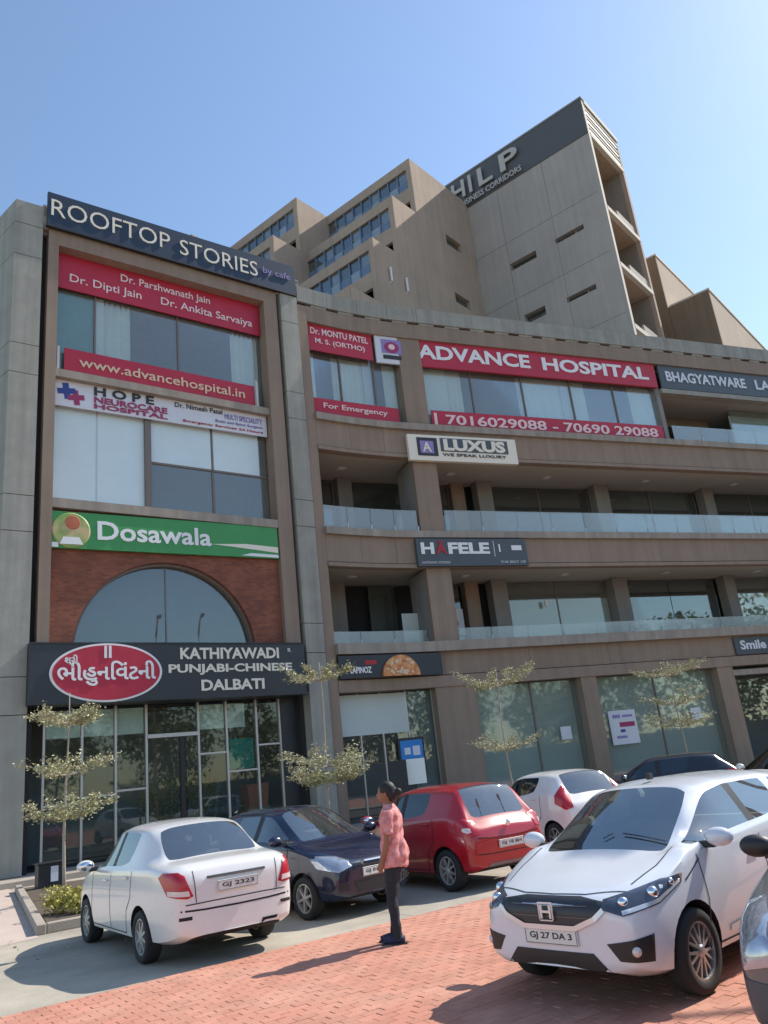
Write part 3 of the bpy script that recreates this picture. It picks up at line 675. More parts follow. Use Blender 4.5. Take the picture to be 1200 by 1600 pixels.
# saw-tooth bays: each has a blank right wall and glazed terraces stepping forward as they go down
def bay(lx, ly1, ztop, tiers, width, step=2.62, st=3.55 * TK, wall='tower', slots=()):
    prof = []
    for k in range(tiers): prof += [(ly1 - k * step, ztop - k * st, ztop - (k + 1) * st)]
    # right wall as one stepped sheet with thickness
    poly = [(0.0, 10), (0.0, ztop)]
    for k in range(tiers):
        y = ly1 - k * step; z = ztop - k * st
        poly += [(y, z), (y, z - st if k < tiers - 1 else 10)]
    # poly in (ly, z); built as strips so slots can be cut
    ys = [0.0] + [ly1 - k * step for k in range(tiers)]
    for k in range(tiers):
        z1 = ztop - k * st; z0 = ztop - (k + 1) * st if k < tiers - 1 else 10
        hs = [h for h in slots if h[2] < z1 and h[3] > z0]
        wall_with_slots('right_wall', wall, ys[k + 1], 0.0, z0, z1, hs, lambda y, t, z: (lx - t, y, z), 0.3)
        for h in hs: tb('window_pane', 'glass_dark', lx - .3, lx - .27, h[0] - .05, h[1] + .05, h[2] - .05, h[3] + .05)
    for k in range(tiers):
        y = ys[k + 1]; z1 = ztop - k * st; x0 = lx - width
        tb('terrace_parapet', wall, x0, lx - .003, y - .05, y + .2, z1 - 0.55 * TK, z1 + .02)
        # glazed band divided into panes
        n = 9; w = (width - .4) / n
        for i in range(n):
            a = lx - .4 - (i + 1) * w
            tb('window_pane', 'glass_dark' if i % 3 else 'glass', a + .04, a + w - .04, y + .08, y + .11, z1 - 1.75 * TK, z1 - .55 * TK)
            tb('mullion', 'blue_haze', a - .04, a + .04, y - .02, y + .12, z1 - 1.75 * TK, z1 - .55 * TK)
            tb('spandrel_panel', 'pale_blue' if i % 2 else 'blue_haze', a + .06, a + w - .06, y + .02, y + .07, z1 - 1.72 * TK, z1 - 1.25 * TK)
        tb('terrace_wall', wall, x0, lx - .003, y - .03, y + .2, z1 - 2.6 * TK, z1 - 1.75 * TK)
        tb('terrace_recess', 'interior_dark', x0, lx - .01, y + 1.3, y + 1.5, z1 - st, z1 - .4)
        tb('terrace_floor', wall, x0, lx - .004, y, (ys[k]) - .01, z1 - .25, z1 - .02)
        tb('end_post', wall, lx - .40, lx - .003, y - .045, y + 1.3, z1 - st - .02, z1 - .03)
M['pale_blue'] = mat('pale_blue_cladding', (0.27, 0.33, 0.40), 0.5, var=0.2)
M['blue_haze'] = mat('blue_grey_cladding', (0.14, 0.20, 0.30), 0.4, var=0.2)
Ws = [(-2.88, -1.45, 28.55, 29.2), (-0.1, 1.1, 28.4, 28.9), (-2.85, -1.45, 24.9, 25.5)]
bay(-10.22, -7.0, tz(32.77), 4, 8.2, slots=[(a * TK, b * TK if b < 0 else -.05, tz(c), tz(d)) for a, b, c, d in Ws])
bay(-18.35, -10.2, tz(32.77), 4, 8.2)
bay(-26.6, -13.4, tz(32.77), 3, 6.0)
for y_, z_ in ((-8.44, 24.02), (-7.25, 23.95)):
    G().tube([(-10.22, y_ * TK, tz(z_) - .5), (-10.08, y_ * TK, tz(z_) - .5), (-10.08, y_ * TK, tz(z_) + .5)], .07, 8).build('vent_pipe', 'white', T)
# lower bays to the right of the tower
g = G(); g.box(-7, 0.0, 8.2, 22, 10, tz(27.75)); g.build('lower_bay', 'tower', T)
g = G(); g.box(0.003, 2.9, 8.3, 24, 10, tz(24.35)); g.build('lower_bay', 'tower', T)
tb('bay_coping', 'lit_edge', -7, 0.06, 8.14, 22, tz(27.75) + .003, tz(27.75) + .18)
tb('bay_coping', 'lit_edge', 0.065, 2.96, 8.24, 24, tz(24.35) + .003, tz(24.35) + .18)
tb('bay_front', 'bay_shaded_brown', -7, -.003, 8.05, 8.195, 10, tz(27.75) - .002)  # thin slabs carry the painted shade of the bay fronts
tb('bay_front', 'bay_shaded_brown', 0.006, 2.897, 8.15, 8.295, 10, tz(24.35) - .002)
tb('bay_face', 'tower_band', 0.0, 0.03, 12.5, 13.1, tz(24.35) + .6, tz(24.35) + 1.5)
# ------------------------------------------------------------------ signs: each one a thing of its own
def sign(fr, s, y, z, w, h, name, m, label, cat='sign', d=0.12, board='board', tilt=0.0, rot=None):
    rz = rot if rot is not None else (A_ROT if fr is fA else B_ROT)
    o = empty(name, fr(s, y, z), rz, label, cat)
    if tilt: o.rotation_euler = (0, tilt, rz)
    if m: G().box(0, w, 0, d, 0, h).build(board, m, o, bevel=0.004)
    return o
E_ = lambda g, name, m, o: g.build(name, m, o)
# rooftop sign
o = sign(fA, 0.16, -0.18, 21.5, 10.15, 1.42, 'rooftop_sign', 'navy_sign', 'dark navy rooftop sign reading ROOFTOP STORIES along the top of the corner block')
text('letter', 'ROOFTOP', 'cream', o, 0.12, 4.55, 0.42, 1.14, letters=True, bold=-0.004)
text('letter', 'STORIES', 'cream', o, 4.95, 8.35, 0.36, 1.06, letters=True, bold=-0.004)
text('lettering', 'by cafe', 'violet_ink', o, 8.6, 9.9, 0.55, 0.95)
for k in range(8): G().tube([(0.6 + k * 1.3, 0.12, 0.2), (0.6 + k * 1.3, 0.2, 0.2)], 0.03).build('bracket', 'galv', o)
f = G().box(-0.02, 10.17, -0.005, 0.13, -0.05, -0.002).build('lower_rail', 'black_plastic', o)
# red doctors' banner
o = sign(fA, 0.66, 0.42, 19.42, 8.1, 1.62, 'hospital_banner', 'red_sign', 'red banner with two lines of doctors names above the top window of the corner block', 'banner', 0.05, tilt=0)
text('lettering', 'Dr. Parshwanath Jain', 'pinkish', o, 2.3, 5.9, 0.80, 1.22, bold=0.01)
text('lettering', 'Dr. Dipti Jain     Dr. Ankita Sarvaiya', 'pinkish', o, 0.45, 7.75, 0.22, 0.66, bold=0.01)
o = sign(fA, 0.98, 0.40, 16.0, 7.35, 0.98, 'web_address_banner', 'red_sign', 'narrow red banner with a web address below the top window of the corner block', 'banner', 0.04)
text('lettering', 'www.advancehospital.in', 'gold', o, 0.5, 6.9, 0.22, 0.72, bold=0.01)
# white clinic banner
o = sign(fA, 0.65, 0.34, 14.68, 8.1, 0.99, 'clinic_banner', 'white_sign', 'white banner with a navy and crimson cross emblem and HOPE in dark letters', 'banner', 0.05, tilt=-0.012)
def cross(g, cx, cz, r, a):
    for t in (a, a + math.pi / 2):
        c, s = math.cos(t), math.sin(t); w = r * 0.34
        g.prism([(cx + c * p - s * q, cz + s * p + c * q) for p, q in ((-r, -w), (r, -w), (r, w), (-r, w))], -0.016 - 0.002 * (t == a), -0.002)
g = G(); cross(g, 0.42, 0.58, 0.30, R(8)); g.build('emblem', 'blue_ink', o)
g = G(); cross(g, 0.74, 0.38, 0.28, R(8)); g.build('emblem', 'magenta', o)
text('lettering', 'H O P E', 'black_ink', o, 1.35, 3.5, 0.58, 0.92, bold=0.03)
text('lettering', 'NEUROCARE', 'magenta', o, 1.35, 4.0, 0.30, 0.54, bold=0.03)
text('lettering', 'HOSPITAL', 'magenta', o, 1.35, 4.0, 0.08, 0.27, bold=0.03)
text('lettering', 'Dr. Nimesh Patel', 'black_ink', o, 4.3, 6.2, 0.66, 0.85); text('lettering', 'MULTI SPECIALITY', 'violet_ink', o, 6.3, 7.9, 0.50, 0.72)
text('lettering', 'Brain and Spine Surgeon', 'violet_ink', o, 5.9, 7.9, 0.28, 0.42); text('lettering', 'Emergency Services 24 Hours', 'red_ink', o, 4.6, 7.9, 0.08, 0.2)
# Dosawala
o = sign(fA, 0.62, 0.06, 9.52, 8.15, 1.24, 'dosawala_sign', 'green_sign', 'green Dosawala shop sign with a round emblem above the brick arch', 'sign', 0.10, tilt=-0.018)
text('letter', 'Dosawala', 'white', o, 1.45, 5.45, 0.33, 0.98, letters=True, bold=0.02)
g = G(); g.lathe_y([(0.0, -0.05), (0.56, -0.05), (0.60, -0.03), (0.60, 0.0), (0, 0)], 40, (0.62, 0, 0.60)); g.build('emblem_disc', 'leafy_print', o)
g = G(); g.lathe_y([(0.0, -0.075), (0.22, -0.07), (0.24, -0.05), (0, -.05)], 24, (0.66, 0, 0.86)); g.build('emblem_spot', 'terracotta', o)
g = G(); g.prism([(0.25, 0.12), (0.98, 0.12), (0.86, 0.36), (0.36, 0.36)], -0.07, -0.052); g.build('emblem_base', 'white', o)
G().box(0.02, 0.22, -0.02, -0.003, 0.02, 0.18).build('corner_mark', 'white', o)
g = G(); g.prism([(5.45, 0.42), (6.4, 0.36), (8.12, 0.22), (8.12, 0.44), (6.8, 0.50)], -0.012, -0.003); g.build('swoosh', 'cream', o)
g = G(); g.prism([(6.6, 0.06), (8.12, 0.03), (8.12, 0.14), (7.0, 0.16)], -0.012, -0.003); g.build('swoosh', 'white', o)
# restaurant sign with the oval
o = sign(fA, 0.0, -0.36, 4.58, 9.30, 1.84, 'restaurant_sign', 'black_sign', 'long black restaurant sign with a red oval emblem and KATHIYAWADI PUNJABI-CHINESE lettering', 'sign', 0.34)
def disc(cx, cz, rx, rz_, y0, y1, n=56): g = G(); g.prism([(cx + rx * math.cos(6.2832 * i / n), cz + rz_ * math.sin(6.2832 * i / n)) for i in range(n)], y0, y1); return g
disc(2.28, 0.90, 1.72, 0.90, -0.03, -0.003).build('oval_rim', 'white', o)
disc(2.28, 0.90, 1.64, 0.84, -0.045, -0.031).build('oval_emblem', 'red_sign', o)
text('lettering', 'ભીહુનિવંટની', 'white', o, 0.78, 3.78, 0.50, 1.25, y=-0.046, bold=0.018)
text('lettering', 'શ્રી', 'white', o, 0.98, 1.38, 1.12, 1.45, y=-0.046, bold=0.02)
G().box(2.16, 2.24, -0.06, -0.046, 1.34, 1.72).build('stroke', 'white', o); G().box(2.30, 2.38, -0.06, -0.046, 1.34, 1.72).build('stroke', 'white', o)
text('letter', 'KATHIYAWADI', 'cream', o, 4.62, 8.25, 1.28, 1.66, bold=0.03, letters=True)
text('letter', 'PUNJABI-CHINESE', 'cream', o, 4.22, 8.75, 0.76, 1.12, bold=0.03, letters=True)
text('letter', 'DALBATI', 'cream', o, 5.32, 7.62, 0.24, 0.60, bold=0.03, letters=True)
text('lettering', 'R', 'cream', o, 8.62, 8.74, 1.50, 1.64)
G().box(0.02, 9.28, -0.02, -0.004, 1.78, 1.83).build('top_trim', 'black_plastic', o)
# curved wing signs
r1 = math.atan2(*(reversed((cB(3.45, .3) - cB(0.2, .3))[:])))
o = sign(fB, 0.2, 0.22, 19.22, 3.22, 1.30, 'surgery_banner', 'red_sign', 'short red banner with two lines of white text, left of the square emblem', 'banner', 0.05, rot=r1)
text('lettering', 'Dr. MONTU PATEL', 'pinkish', o, 0.15, 3.0, 0.80, 1.12, bold=0.02); text('lettering', 'M. S. (ORTHO)', 'pinkish', o, 0.35, 2.8, 0.30, 0.62, bold=0.02)
r2 = math.atan2(*(reversed((cB(5.05, .2) - cB(3.5, .2))[:])))
o = sign(fB, 3.50, 0.12, 19.12, 1.58, 1.48, 'hospital_emblem_panel', 'white_sign', 'square white emblem panel between the two red banners of the wing', 'sign', 0.10, rot=r2)
G().box(0.30, 1.28, -0.02, -0.003, 0.52, 1.22).build('emblem_field', 'violet_ink', o)
disc(0.79, 0.82, 0.36, 0.28, -0.035, -0.021).build('emblem', 'magenta', o); disc(0.79, 0.84, 0.16, 0.14, -0.045, -0.036).build('emblem_centre', 'pinkish', o)
G().box(0.34, 1.24, -0.02, -0.003, 0.22, 0.42).build('caption_strip', 'black_ink', o)
o = sign(fB, 5.16, 0.14, 19.15, 14.1, 1.46, 'advance_hospital_sign', 'red_sign', 'long red ADVANCE HOSPITAL sign across the upper storey of the wing', 'sign', 0.12)
text('letter', 'ADVANCE', 'white', o, 0.42, 6.45, 0.40, 1.14, letters=True, bold=0.03)
text('letter', 'HOSPITAL', 'white', o, 7.15, 13.6, 0.38, 1.10, letters=True, bold=0.03)
for x, w, l in ((4.7, 4.7, 1), (9.4, 4.7, 2)): G().box(x - .006, x + .006, -.004, 0.0, 0, 1.46).build('panel_joint', 'magenta', o)
o = sign(fB, 0.22, 0.30, 16.25, 4.2, 0.72, 'emergency_banner', 'red_sign', 'short faded red banner below the curtained window left of the pier', 'banner', 0.04, rot=math.atan2(*(reversed((cB(4.4, .2) - cB(0.2, .2))[:]))))
text('lettering', 'For Emergency', 'pinkish', o, 0.5, 3.6, 0.2, 0.52, bold=0.015)
o = sign(fB, 5.95, 0.28, 16.12, 13.1, 0.88, 'telephone_banner', 'red_sign', 'long red banner with telephone numbers under the wide hospital window', 'banner', 0.04)
text('letter', '7016029088 - 70690 29088', 'pinkish', o, 0.7, 12.7, 0.2, 0.70, bold=0.02, letters=True)
G().box(0.12, 0.26, -.02, -.003, 0.1, 0.75).build('bar_mark', 'pinkish', o)
o = sign(fB, 19.5, 0.12, 19.14, 16, 1.42, 'dark_grey_terrace_sign', 'grey_sign', 'dark grey sign with pale capitals above the open terrace at the right edge', 'sign', 0.12)
text('letter', 'BHAGYATWARE', 'white_sign', o, 0.4, 5.9, 0.42, 1.02, bold=0.03, letters=True); text('letter', 'LAB', 'white_sign', o, 6.6, 8.2, 0.42, 1.02, bold=0.03, letters=True)
o = sign(fB, 4.36, -0.24, 14.28, 5.4, 1.22, 'luxus_sign', 'cream', 'white LUXUS sign with a framed logo tile on the taupe fascia', 'sign', 0.20)
G().box(0.42, 1.40, -0.014, -0.002, 0.22, 1.08).build('logo_tile', 'black_ink', o); G().box(0.56, 1.2, -0.024, -0.015, 0.34, 0.92).build('logo_field', 'violet_ink', o)
text('lettering', 'A', 'cream', o, 0.66, 1.08, 0.40, 0.86, y=-.025, bold=.02)
G().box(1.55, 4.95, -0.014, -0.002, 0.46, 1.10).build('name_field', 'grey_sign', o)
text('letter', 'LUXUS', 'cream', o, 1.7, 4.8, 0.50, 1.06, y=-.016, bold=0.05, letters=True)
text('lettering', 'WE SPEAK LUXURY', 'black_ink', o, 1.6, 4.8, 0.24, 0.38, bold=0.01)
o = sign(fB, 4.16, -0.24, 9.52, 5.25, 1.20, 'hafele_sign', 'grey_sign', 'dark slate HAFELE sign with one red letter on the lower taupe fascia', 'sign', 0.20)
text('lettering', 'H', 'white', o, 0.18, 0.78, 0.52, 1.02, bold=0.04); text('lettering', 'Ä', 'red_ink', o, 0.86, 1.36, 0.52, 1.10, bold=0.04)
text('letter', 'FELE', 'white', o, 1.44, 3.4, 0.52, 1.02, bold=0.04, letters=True); G().box(3.62, 3.65, -.01, 0, 0.4, 1.1).build('divider', 'white_sign', o)
text('lettering', 'I', 'white', o, 3.86, 3.93, 0.6, 0.95, bold=.03); G().box(4.5, 5.0, -.012, -.002, 0.68, 0.9).build('white_mark', 'white', o)
text('lettering', 'GATEWAY STUDIO', 'white_sign', o, 0.15, 1.45, 0.10, 0.2); text('lettering', 'THE BEST OF', 'white_sign', o, 3.85, 5.1, 0.10, 0.2)
o = sign(fB, 0.14, -0.12, 5.10, 4.55, 0.86, 'bistro_sign', 'black_sign', 'black shop sign with a round heap of orange food, left end of the ground-floor band', 'sign', 0.10, rot=math.atan2(*(reversed((cB(4.6, .2) - cB(0.2, .2))[:]))))
text('lettering', 'LAPINOZ', 'white', o, 0.45, 1.35, 0.18, 0.42, bold=0.03); G().box(1.1, 1.6, -.012, -.002, 0.5, 0.66).build('red_mark', 'red_ink', o)
g = G(); g.prism([(2.62 + 0.82 * math.cos(math.pi * i / 24), 0.02 + 0.80 * math.sin(math.pi * i / 24)) for i in range(25)], -0.10, -0.002); p = g.build('food_picture', 'orange', o)
g = G(); rr = random.Random(5)
for k in range(26):
    a = rr.uniform(0.15, 3.0); q = rr.uniform(0.05, .68); g.ball((2.62 + q * math.cos(a), -0.11, 0.06 + q * math.sin(a)), (rr.uniform(.05, .10), .03, rr.uniform(.04, .08)), 6, 4)
tag(g.build('toppings', 'gold', p), kind='stuff')
o = sign(fB, 20.05, -0.02, 5.12, 7.5, 0.80, 'slate_shop_sign', 'grey_sign', 'slate grey shop sign at the right edge above the dark doorway', 'sign', 0.08)
text('lettering', 'Smile Care', 'white_sign', o, 0.3, 3.6, 0.22, 0.66, bold=0.03)
# posters
def poster(u, y, z, w, h, label, m='white_sign', lines=()):
    o = sign(fB, u, y, z, w, h, 'poster', m, label, 'poster', 0.012, board='sheet')
    for a, b, c, d, mm in lines: G().box(a, b, -.004, -.0005, c, d).build('print_block', mm, o)
    return o
poster(12.55, 0.44, 1.70, 1.42, 1.42, 'large white notice with faded blue and red print on the shop window', lines=((.2, .6, 1.1, 1.25, 'violet_ink'), (.7, 1.25, 1.12, 1.22, 'violet_ink'), (.5, 1.3, .72, .92, 'magenta'), (.25, .8, .25, .36, 'violet_ink'), (.5, .75, .5, .62, 'blue_ink')))
poster(10.05, 0.44, 2.15, 0.52, 0.52, 'small white paper on the window left of the brown pier')
poster(17.02, 0.44, 2.42, 0.58, 0.52, 'small pale sheet high on the window near the right pier')
o = poster(2.72, 0.34, 1.50, 0.92, 1.22, 'bright blue poster in a dark frame beside the corner shop door', 'blue_poster', ((.15, .4, .7, .95, 'white_sign'), (.5, .8, .65, 1.0, 'white_sign'), (.12, .8, .2, .4, 'violet_ink')))
G().box(-.08, 1.0, .012, .05, -.1, 1.32).build('backing_board', 'black_sign', o)
# tower letters
o = empty('tower_letters', (*(T0 + tex_ * -13.2 - tey * 0.16), PL + tz(33.1)), T_ROT, 'huge pale SHILP letters on the dark band at the top of the tower', 'sign')
sc = lambda s: -s * TK + 13.2
for ch, a, b in (('S', 9.75, 8.9), ('H', 8.62, 7.72), ('I', 7.42, 7.22), ('L', 6.75, 5.8), ('P', 5.25, 4.05)):
    text('letter', ch, 'tower_letter', o, sc(a), sc(b), 0.08, 1.62, y=-.05, depth=.12, bold=0.018)
o2 = empty('tower_tagline', (*(T0 + tex_ * -13.2 - tey * 0.16), PL + tz(32.5)), T_ROT, 'row of small pale letters under the huge tower letters', 'sign')
text('lettering', 'BUSINESS CORRIDORS', 'tower_letter', o2, sc(8.3), sc(4.0), 0.08, 0.55, y=-.03, depth=.1, bold=.01)
# ------------------------------------------------------------------ cars
def interp(tab, x):
    if x >= tab[0][0]: return tab[0][1]
    for (a, va), (b, vb) in zip(tab[:-1], tab[1:]):
        if x >= b:
            t = (a - x) / (a - b); t = t
            return va + (vb - va) * t
    return tab[-1][1]

def car_body(sp):
    """closed body shell as a base cage; returns the smoothed, wheel-arched mesh split into parts"""
    WB, W = sp['wb'], sp['w'] / 2
    xf, xr = WB / 2, -WB / 2
    S = sp['st']            # stations (x, kind) from nose to tail
    ring = []
    for x, kind in S:
        zb = interp(sp['zb'], x); w = W * interp(sp['plan'], x); zt = interp(sp['top'], x); bl = interp(sp['belt'], x)
        g = interp(sp['cab'], x)       # 0: no cabin at this station, 1: full roof
        wr = sp['wroof'] / 2
        bl = min(bl, zt - 0.02)
        lo = zb + (bl - zb) * 0.30; mid = zb + (bl - zb) * 0.68
        p = [(0, zb), (w * 0.80, zb), (w * 0.955, zb + 0.05), (w * 0.995, lo), (w, mid), (w * 0.965, bl)]
        if g <= 0:
            p += [(w * 0.90, bl + (zt - bl) * 0.45), (w * 0.80, bl + (zt - bl) * 0.72), (w * 0.64, bl + (zt - bl) * 0.88), (w * 0.34, zt - 0.008), (0, zt)]
        else:
            wt = W * 0.80 + (wr - W * 0.80) * g
            zs = bl + 0.03 + (zt - 0.085 - bl - 0.03) * g if g < 1 else zt - 0.085
            p += [(w * 0.935, bl + 0.035), (wt + 0.025, max(zs, bl + .05)), (wt - 0.055, zt - 0.035), (wt * 0.5, zt - 0.006), (0, zt)]
        ring.append([(x, y, z) for y, z in p])
    n = len(ring[0]); vs = []; idx = {}
    def vid(i, j, s):
        if j in (0, n - 1): s = 1
        k = (i, j, s)
        if k not in idx:
            x, y, z = ring[i][j]; idx[k] = len(vs); vs.append((x, y * s, z))
        return idx[k]
    fs = []; mi = []
    names = ['body']
    def slot(nm):
        if nm not in names: names.append(nm)
        return names.index(nm)
    panes = sp['panes']
    for i in range(len(S) - 1):
        for s in (1, -1):
            for j in range(n - 1):
                q = [vid(i, j, s), vid(i + 1, j, s), vid(i + 1, j + 1, s), vid(i, j + 1, s)]
                q = [a for k, a in enumerate(q) if a not in q[:k]]
                if s < 0: q = q[::-1]
                m = 0
                key = (S[i][1], S[i + 1][1])
                if j in (8, 9) and key in panes['top']: m = slot(panes['top'][key])
                if j == 6 and key in panes['side']: m = slot(panes['side'][key] + ('_l' if s > 0 else '_r'))
                if j in (0,): m = slot('under')
                fs.append(q); mi.append(m)
    for i, flip in ((0, False), (len(S) - 1, True)):
        for j in range(n - 1):
            q = [vid(i, j, 1), vid(i, j + 1, 1), vid(i, j + 1, -1), vid(i, j, -1)]
            q = [a for k, a in enumerate(q) if a not in q[:k]]
            if flip: q = q[::-1]
            if len(q) > 2: fs.append(q); mi.append(0)
    me = bpy.data.meshes.new('body'); me.from_pydata(vs, [], fs)
    for k in range(len(names)): me.materials.append(bpy.data.materials.get('ph%d' % k) or bpy.data.materials.new('ph%d' % k))
    me.polygons.foreach_set('material_index', mi)
    bm = bmesh.new(); bm.from_mesh(me); bmesh.ops.recalc_face_normals(bm, faces=bm.faces); inv = {v: (k[0], k[1]) for k, v in idx.items()}
    cl = bm.edges.layers.float.new('crease_edge')
    for e in bm.edges:
        ms = set(f.material_index for f in e.link_faces)
        if len(ms) > 1: e[cl] = 0.45
        a, b = inv.get(e.verts[0].index), inv.get(e.verts[1].index)
        if a and b and a[1] == b[1]:
            if a[1] == 5: e[cl] = max(e[cl], .55)
            elif a[1] == 2: e[cl] = max(e[cl], .6)
            elif a[1] == 7: e[cl] = max(e[cl], .35)
            elif a[1] == 4: e[cl] = max(e[cl], .25)
        if a and b and a[0] == b[0] and S[a[0]][1] in ('t1', 'n1') : e[cl] = max(e[cl], .45)
        if a and b and a[0] == b[0] and S[a[0]][1] in ('D2', 'D1') and min(a[1], b[1]) >= 7: e[cl] = max(e[cl], .5)
    bm.to_mesh(me); bm.free(); me.update()
    o = bpy.data.objects.new('tmp', me); COL.objects.link(o)
    md = o.modifiers.new('s', 'SUBSURF'); md.levels = 2; md.render_levels = 2; md.boundary_smooth = 'ALL'
    dg = bpy.context.evaluated_depsgraph_get(); dg.update()
    full = bpy.data.meshes.new_from_object(o.evaluated_get(dg))
    bpy.data.objects.remove(o)
    bmf = bmesh.new(); bmf.from_mesh(full); bvh = BVHTree.FromBMesh(bmf); bmf.free()
    # wheel arches
    o = bpy.data.objects.new('tmp', full); COL.objects.link(o)
    cg = G(); r = sp['arch']
    cutm = len(names); full.materials.append(bpy.data.materials.get('phc') or bpy.data.materials.new('phc'))
    for x in (xf, xr):
        for s in (1, -1):
            y0, y1 = (W - 0.36, W + 0.2) if s > 0 else (-W - 0.2, -W + 0.36)
            nn = 30; vsx = []
            for k in range(nn):
                t = 2 * math.pi * k / nn; vsx.append((x + r * math.cos(t), sp['wr'] + r * math.sin(t)))
            cg.prism(vsx, y0, y1)
    co = cg.build('cut', None); co.data.materials.append(full.materials[cutm])
    md = o.modifiers.new('b', 'BOOLEAN'); md.object = co; md.operation = 'DIFFERENCE'; md.solver = 'EXACT'; md.material_mode = 'TRANSFER'
    dg = bpy.context.evaluated_depsgraph_get(); dg.update()
    res = bpy.data.meshes.new_from_object(o.evaluated_get(dg))
    matnames = [m.name if m else '' for m in res.materials]
    bpy.data.objects.remove(o); bpy.data.objects.remove(co)
    lookup = {('ph%d' % k): nm for k, nm in enumerate(names)}; lookup['phc'] = 'wheel_well'
    groups = {}
    for p in res.polygons:
        nm = lookup.get(matnames[p.material_index], 'body'); groups.setdefault(nm, []).append(p.index)
    out = {}
    for nm, ps in groups.items():
        used = {}; v2 = []; f2 = []
        for pi in ps:
            f = []
            for vi in res.polygons[pi].vertices:
                if vi not in used: used[vi] = len(v2); v2.append(tuple(res.vertices[vi].co))
                f.append(used[vi])
            f2.append(f)
        m2 = bpy.data.meshes.new(nm); m2.from_pydata(v2, [], f2); m2.update()
        try: m2.set_sharp_from_angle(angle=R(42))
        except Exception: pass
        out[nm] = m2
    return out, bvh

def poly_patch(bvh, outline, direction, m, name, parent, off=0.006, res=0.05, skirt=0.03, mirror=False, up=Vector((0, 0, 1)), smooth=True):
    """lay a shaped piece over the body: outline (a, z) seen along `direction` (pointing at the body); a runs to the viewer's right"""
    d = Vector(direction).normalized(); right = d.cross(up).normalized(); uu = right.cross(d)
    pts = [Vector(p) for p in outline]; n = len(pts)
    # densify the outline
    bd = []
    for i in range(n):
        a, b = pts[i], pts[(i + 1) % n]; k = max(1, int((b - a).length / res))
        for t in range(k): bd.append(a.lerp(b, t / k))
    x0 = min(p.x for p in bd); x1 = max(p.x for p in bd); y0 = min(p.y for p in bd); y1 = max(p.y for p in bd)
    inner = []; y = y0 + res * .5
    while y < y1:
        x = x0 + res * .5
        while x < x1: inner.append(Vector((x, y))); x += res
        y += res
    nb = len(bd)
    r = delaunay_2d_cdt(bd + inner, [], [list(range(nb))], 1, 1e-5)
    V2, F2 = r[0], r[2]; bedges = None
    out = []; ok = True
    for p in V2:
        o = right * p.x + uu * p.y - d * 6.0
        h = bvh.ray_cast(o, d, 12.0)
        if h[0] is None: out.append(None)
        else: out.append((h[0], h[1]))
    good = [q[0].dot(d) for q in out if q]
    if not good: return None
    far = max(good)
    co = []
    for p, q in zip(V2, out):
        base = right * p.x + uu * p.y
        co.append((q[0] if q else base + d * far) - d * off)
    vs = [tuple(c) for c in co]; fs = [tuple(f) for f in F2]
    cnt = {}
    for f in fs:
        for i in range(len(f)):
            e = (f[i], f[(i + 1) % len(f)]); cnt[e] = cnt.get(e, 0) + 1
    for (a, b) in list(cnt):
        if (b, a) not in cnt:
            i = len(vs); vs += [tuple(co[b] + d * skirt), tuple(co[a] + d * skirt)]; fs.append((b, a, i + 1, i))
    g = G(); g.v = vs; g.f = fs
    o = g.build(name, m, parent, smooth=False)
    try:
        o.data.polygons.foreach_set('use_smooth', [True] * len(o.data.polygons)); o.data.set_sharp_from_angle(angle=R(50))
    except Exception: pass
    return o
SILVER = (3.58, 6.02, -134)
FRONT, REAR = (-1, 0, 0), (1, 0, 0)
def side_dir(s): return (0, -s, 0)
def ribbon(bvh, pts, direction, w, m, name, parent, off=0.003):
    """thin strip following a line drawn on the body (panel gaps, trims); pts are 3-D points near the surface"""
    d = Vector(direction).normalized(); P = []
    for a, b in zip(pts[:-1], pts[1:]):
        a, b = Vector(a), Vector(b); k = max(1, int((b - a).length / 0.06))
        for t in range(k): P.append(a.lerp(b, t / k))
    P.append(Vector(pts[-1])); vs = []; 
    for i, p in enumerate(P):
        t = (P[min(i + 1, len(P) - 1)] - P[max(i - 1, 0)]); t -= d * t.dot(d); sd_ = t.cross(d).normalized()
        for q in (-1, 1):
            o = p + sd_ * q * w / 2; o = o - d * (o.dot(d)) - d * 6
            h = bvh.ray_cast(o, d, 12)
            vs.append(tuple(h[0] - d * off) if h[0] is not None else tuple(p + sd_ * q * w / 2))
    g = G(); g.add(vs, [(2 * i, 2 * i + 1, 2 * i + 3, 2 * i + 2) for i in range(len(P) - 1)])
    return g.build(name, m, parent)

